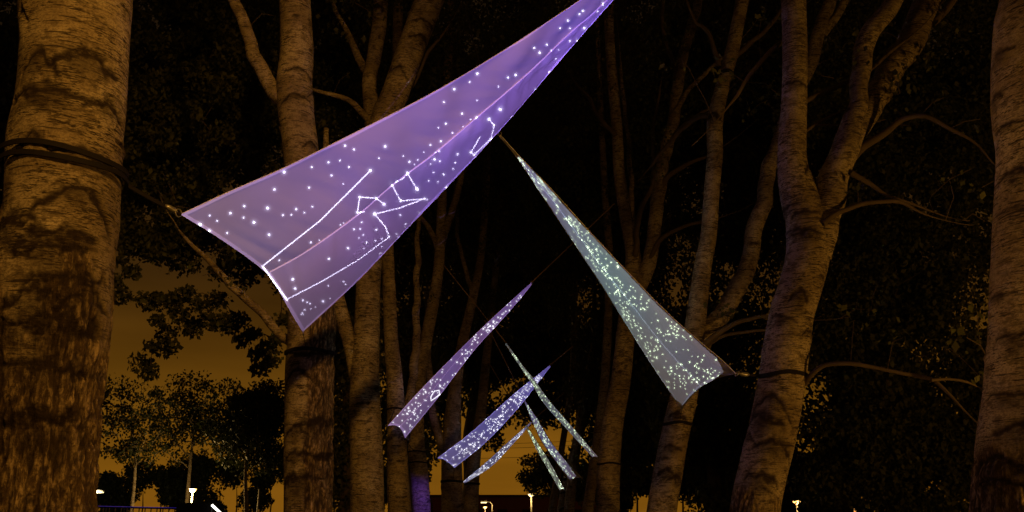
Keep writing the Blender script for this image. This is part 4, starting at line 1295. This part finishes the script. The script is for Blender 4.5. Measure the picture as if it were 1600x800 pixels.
lines1 = [([(578.6, 266.6), (500, 345), (410, 416)], 0.8), ([(410, 416), (448, 468)], 1.4), ([(448, 468), (504, 439), (560, 406), (608, 370)], 0.7),
          ([(608, 370), (602, 354), (585.5, 334.5)], 0.8), ([(585.5, 334.5), (626, 324.5), (663.5, 310.5)], 0.8), ([(663.5, 310.5), (626, 314), (613, 290)], 0.8),
          ([(613, 290), (620, 283), (629, 279.5), (636.5, 270.5), (651.5, 295.5)], 0.8), ([(569, 331), (558.5, 332), (562, 308), (587.6, 309.5), (600, 319)], 0.8),
          ([(764, 186), (772, 196), (767.5, 216.3), (741, 241.5), (736, 238), (750, 213.5)], 0.7)]
V1 = [(0.0, (0.205, 0.145, 0.340)), (0.25, (0.205, 0.128, 0.500)), (0.5, (0.195, 0.120, 0.640)), (0.8, (0.165, 0.098, 0.640)), (1.0, (0.15, 0.085, 0.58))]
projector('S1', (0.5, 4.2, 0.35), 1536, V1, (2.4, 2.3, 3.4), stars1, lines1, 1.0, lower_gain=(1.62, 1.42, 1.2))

def scatter(key, nst, seed, w=(0.7, 1.4), bias=1.0, t_end=0.93):
    """stars spread over a sail, crowded along a milky band"""
    rng = np.random.default_rng(seed)
    out = []
    S = SAILS[key]
    while len(out) < nst:
        s = rng.random() ** bias * t_end
        i = min(int(s * (len(S['U']) - 1)), len(S['U']) - 1)
        side = 'u' if rng.random() < 0.5 else 'l'
        G = S['panels'][side][0]
        t = rng.random()
        c = vnoise(np.array([[s * 14, t * 2.5 * (1 if side == 'u' else -1) + 9, 0.0]]), seed)[0]
        if rng.random() > smooth(0.25, 0.7, np.array([c]))[0] + 0.12: continue
        p = G[i, min(int(t * (G.shape[1] - 1) * 0.94), G.shape[1] - 1)]
        x, y = project(p)
        out.append((x + rng.normal() * 0.8, y + rng.normal() * 0.8, rng.uniform(*w) * (1.35 if rng.random() < 0.15 else 1)))
    return out

GRN = (1.35, 1.75, 1.15)
WHT = (1.7, 1.75, 1.9)
lit2 = [(1112, 594), (1130, 580), (1120, 560), (1094, 537), (1037, 486), (974, 421), (915, 358), (861, 298), (812, 246), (809, 247), (858, 320), (892, 372), (942, 447), (998, 537), (1031, 588), (1056, 624), (1066, 632),
        (1078, 618), (1094, 603)]
lines2 = [([(962, 457), (966, 452), (969, 463)], 0.8), ([(966, 452), (960, 459)], 0.8)]
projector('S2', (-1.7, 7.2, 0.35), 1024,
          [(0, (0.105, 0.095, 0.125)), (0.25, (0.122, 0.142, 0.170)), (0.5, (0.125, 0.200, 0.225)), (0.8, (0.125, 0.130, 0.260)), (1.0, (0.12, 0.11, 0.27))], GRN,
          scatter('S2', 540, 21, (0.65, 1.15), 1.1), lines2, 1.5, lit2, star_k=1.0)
fig3 = [([(673, 620), (679, 611), (686, 610), (687, 616), (680, 622), (674, 626), (673, 620)], 0.7)]
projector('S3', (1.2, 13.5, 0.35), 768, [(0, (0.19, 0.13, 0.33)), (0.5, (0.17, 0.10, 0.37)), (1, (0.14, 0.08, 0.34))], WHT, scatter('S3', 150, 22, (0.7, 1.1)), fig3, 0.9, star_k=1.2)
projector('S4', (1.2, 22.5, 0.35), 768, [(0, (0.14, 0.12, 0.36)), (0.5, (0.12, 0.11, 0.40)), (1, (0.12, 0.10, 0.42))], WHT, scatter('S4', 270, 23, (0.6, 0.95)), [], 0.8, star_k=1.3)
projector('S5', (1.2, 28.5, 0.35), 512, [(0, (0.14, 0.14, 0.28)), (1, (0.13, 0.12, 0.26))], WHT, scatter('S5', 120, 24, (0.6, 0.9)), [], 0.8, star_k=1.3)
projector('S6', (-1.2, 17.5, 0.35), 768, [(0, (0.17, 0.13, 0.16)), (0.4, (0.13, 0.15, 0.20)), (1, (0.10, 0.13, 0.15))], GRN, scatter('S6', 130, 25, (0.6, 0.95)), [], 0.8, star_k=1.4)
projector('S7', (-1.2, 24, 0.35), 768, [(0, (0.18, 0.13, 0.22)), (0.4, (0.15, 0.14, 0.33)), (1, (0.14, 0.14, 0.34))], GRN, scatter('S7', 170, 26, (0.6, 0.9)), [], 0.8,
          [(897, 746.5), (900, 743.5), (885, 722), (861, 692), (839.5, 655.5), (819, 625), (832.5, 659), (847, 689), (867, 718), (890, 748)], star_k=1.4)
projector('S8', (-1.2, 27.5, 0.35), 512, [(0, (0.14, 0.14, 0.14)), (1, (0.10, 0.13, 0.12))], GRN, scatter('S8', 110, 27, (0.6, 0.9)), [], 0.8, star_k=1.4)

# violet flood light at the foot of the fifth left poplar
vl = bpy.data.lights.new('violet_flood_light', 'SPOT')
vl.energy = 150; vl.color = (0.11, 0.035, 1.0); vl.spot_size = R(22); vl.spot_blend = 0.6; vl.shadow_soft_size = 0.05
vo = bpy.data.objects.new('violet_flood_light', vl); COL.objects.link(vo)
tg5 = np.array(P(654, 775, 23)); vp = np.array([-1.6, 20.6, 0.2])
vo.location = vp
vo.rotation_euler = Vector(tg5 - vp).to_track_quat('-Z', 'Y').to_euler()

# ------------------------------------------------------------------ straps, bands and cords that hold the sails
def ring_path(tree, py, tilt=0.0, grow=0.012, n_=40, phase=0.0):
    T = TREES[tree]
    i = int(np.argmin(abs(T['py'] - py)))
    c, r = T['q'][i, :3], T['q'][i, 3]
    a = np.linspace(0, 2 * math.pi, n_ + 1)
    sl = (T['q'][min(i + 8, len(T['q']) - 1), :3] - T['q'][max(i - 8, 0), :3]); sl = sl / max(1e-6, sl[2])
    dz = tilt * r * np.cos(a) + 0.01 * np.sin(3 * a + phase)
    rr = r * (1.0 + 0.018 * np.sin(2 * a + phase)) + grow
    return np.stack([c[0] + rr * np.cos(a) + sl[0] * dz, c[1] + rr * np.sin(a) + sl[1] * dz, c[2] + dz], 1), c, r

def band(pts, half_h, thick, base):
    """flat webbing: a closed loop with a rectangular section"""
    c = pts.mean(0)
    out = pts - c; out[:, 2] = 0; out /= np.linalg.norm(out, axis=1, keepdims=True)
    up = np.array([0, 0, 1.0])
    rows = [pts - up * half_h, pts - up * half_h + out * thick, pts + up * half_h + out * thick, pts + up * half_h]
    v = np.stack(rows, 1).reshape(-1, 3) - base
    n_ = len(pts)
    f = [(i * 4 + j, (i + 1) * 4 + j, (i + 1) * 4 + (j + 1) % 4, i * 4 + (j + 1) % 4) for i in range(n_ - 1) for j in range(4)]
    return mesh_np('band', v, np.array(f), False)

def strap(label, tree, pys, target, half_h=0.017, tilt=0.0, tail_r=0.012, hook=True, cord=False, grow=0.014, name='tension_strap'):
    p, c, r = ring_path(tree, pys[0], tilt, grow)
    base = c.copy()
    o = thing(name, label, 'strap', base, 'straps and cords holding the sails')
    for k, y in enumerate(pys):
        pts, c2, r2 = ring_path(tree, y, tilt if k == 0 else tilt * 0.6, grow, phase=k * 1.3)
        obj('band', band(pts, half_h, 0.01, base), M_STRAP, o)
    d = np.asarray(target) - c
    dh = np.array([d[0], d[1], 0]); dh /= np.linalg.norm(dh)
    start = c + dh * (r + grow) + np.array([0, 0, tilt * r * dh[0]])
    end = np.asarray(target)
    u = np.linspace(0, 1, 14)[:, None]
    sag = np.array([0, 0, -1.0]) * (4 * u * (1 - u)) * 0.012 * np.linalg.norm(end - start)
    obj('cord' if cord else 'webbing_tail', MB().tube(start + (end - start) * u + sag - base, tail_r, 8, 1.0 if cord else 0.5).mesh('tail', True), M_STRAP, o)
    if hook:
        dd = (end - start) / np.linalg.norm(end - start)
        q0 = end - dd * 0.09
        obj('buckle', MB().tube([q0 - dd * 0.05 - base, q0 - dd * 0.02 - base, q0 + dd * 0.03 - base, q0 + dd * 0.06 - base], [0.012, 0.024, 0.024, 0.010], 8).mesh('buckle', True), M_STEEL, o)
    return o

strap('doubled black strap round the big left trunk tied to the largest sail', 'L1', (258, 275), SAILS['S1']['A'], 0.019, -0.07, 0.022, grow=0.034)
strap('dark strap round the rough orange trunk below the largest sail', 'L2', (552,), SAILS['S1']['B'], 0.022, 0.0, 0.006, False)
strap('cord from the tip of the largest sail to the forked right poplar', 'R2', (-130,), SAILS['S1']['C'], 0.02, 0, 0.012, False, True)
strap('black strap round the forked right poplar holding the greenish sail', 'R2', (588,), SAILS['S2']['A'], 0.02, 0.0, 0.014)
strap('dark strap round the poplar under the greenish sail corner', 'R3', (664,), SAILS['S2']['B'], 0.02, 0, 0.006, False)
strap('brown cord rising from the tip of the greenish sail', 'L3', (-60,), SAILS['S2']['C'], 0.02, 0, 0.012, False, True)
strap('strap from the slim pale poplar to the slim purple sail', 'L4', (640,), SAILS['S3']['A'], 0.016, 0, 0.012, False)
strap('strap from the violet-lit poplar to the slim purple sail corner', 'L5', (705,), SAILS['S3']['B'], 0.016, 0, 0.010, False)
strap('strap from the violet-lit poplar to the blue-violet sail', 'L5', (722,), SAILS['S4']['A'], 0.016, 0, 0.012, False)
strap('dark strap round the forked poplar under the blue-violet sail', 'L6', (752,), SAILS['S4']['B'], 0.035, 0, 0.012, False)
strap('strap from the farthest left poplar to the silvery sail', 'L7', (757,), SAILS['S5']['A'], 0.035, 0, 0.014, False)
strap('strap from the split-stem poplar to the thin teal sail', 'R4', (725,), SAILS['S6']['A'], 0.016, 0, 0.012, False)
strap('strap from the crooked poplar to the flared lilac sail', 'R8', (748,), SAILS['S7']['A'], 0.035, 0, 0.014, False)
strap('strap from the crooked poplar to the lowest greenish sail', 'R8', (771,), SAILS['S8']['A'], 0.035, 0, 0.014, False)
strap('black band high on the slender stem right of centre', 'R3', (117,), P(1128, 128, 11.7), 0.03, 0, 0.004, False)
def cord(label, key, px, py, Y, r=0.012):
    a, b = SAILS[key]['C'], P(px, py, Y)
    u = np.linspace(0, 1, 16)[:, None]
    o = obj('sail_cord', MB().tube((b - a) * u, r, 7).mesh('sail_cord', True), M_CORD, None, a)
    tag(o, label, 'cord', 'straps and cords holding the sails')
cord('thin cord running up from the tip of the slim purple sail', 'S3', 960, 318, 19.5, 0.014)
cord('thin cord running up from the tip of the blue-violet sail', 'S4', 895, 541, 26.5, 0.02)
cord('thin cord running up from the tip of the silvery sail', 'S5', 890, 606, 35, 0.02)
cord('thin cord running up from the tip of the teal sail', 'S6', 690, 410, 23.2, 0.014)
cord('thin cord running up from the tip of the flared lilac sail', 'S7', 757, 500, 29, 0.02)
cord('thin cord running up from the tip of the lowest greenish sail', 'S8', 760, 560, 38, 0.02)
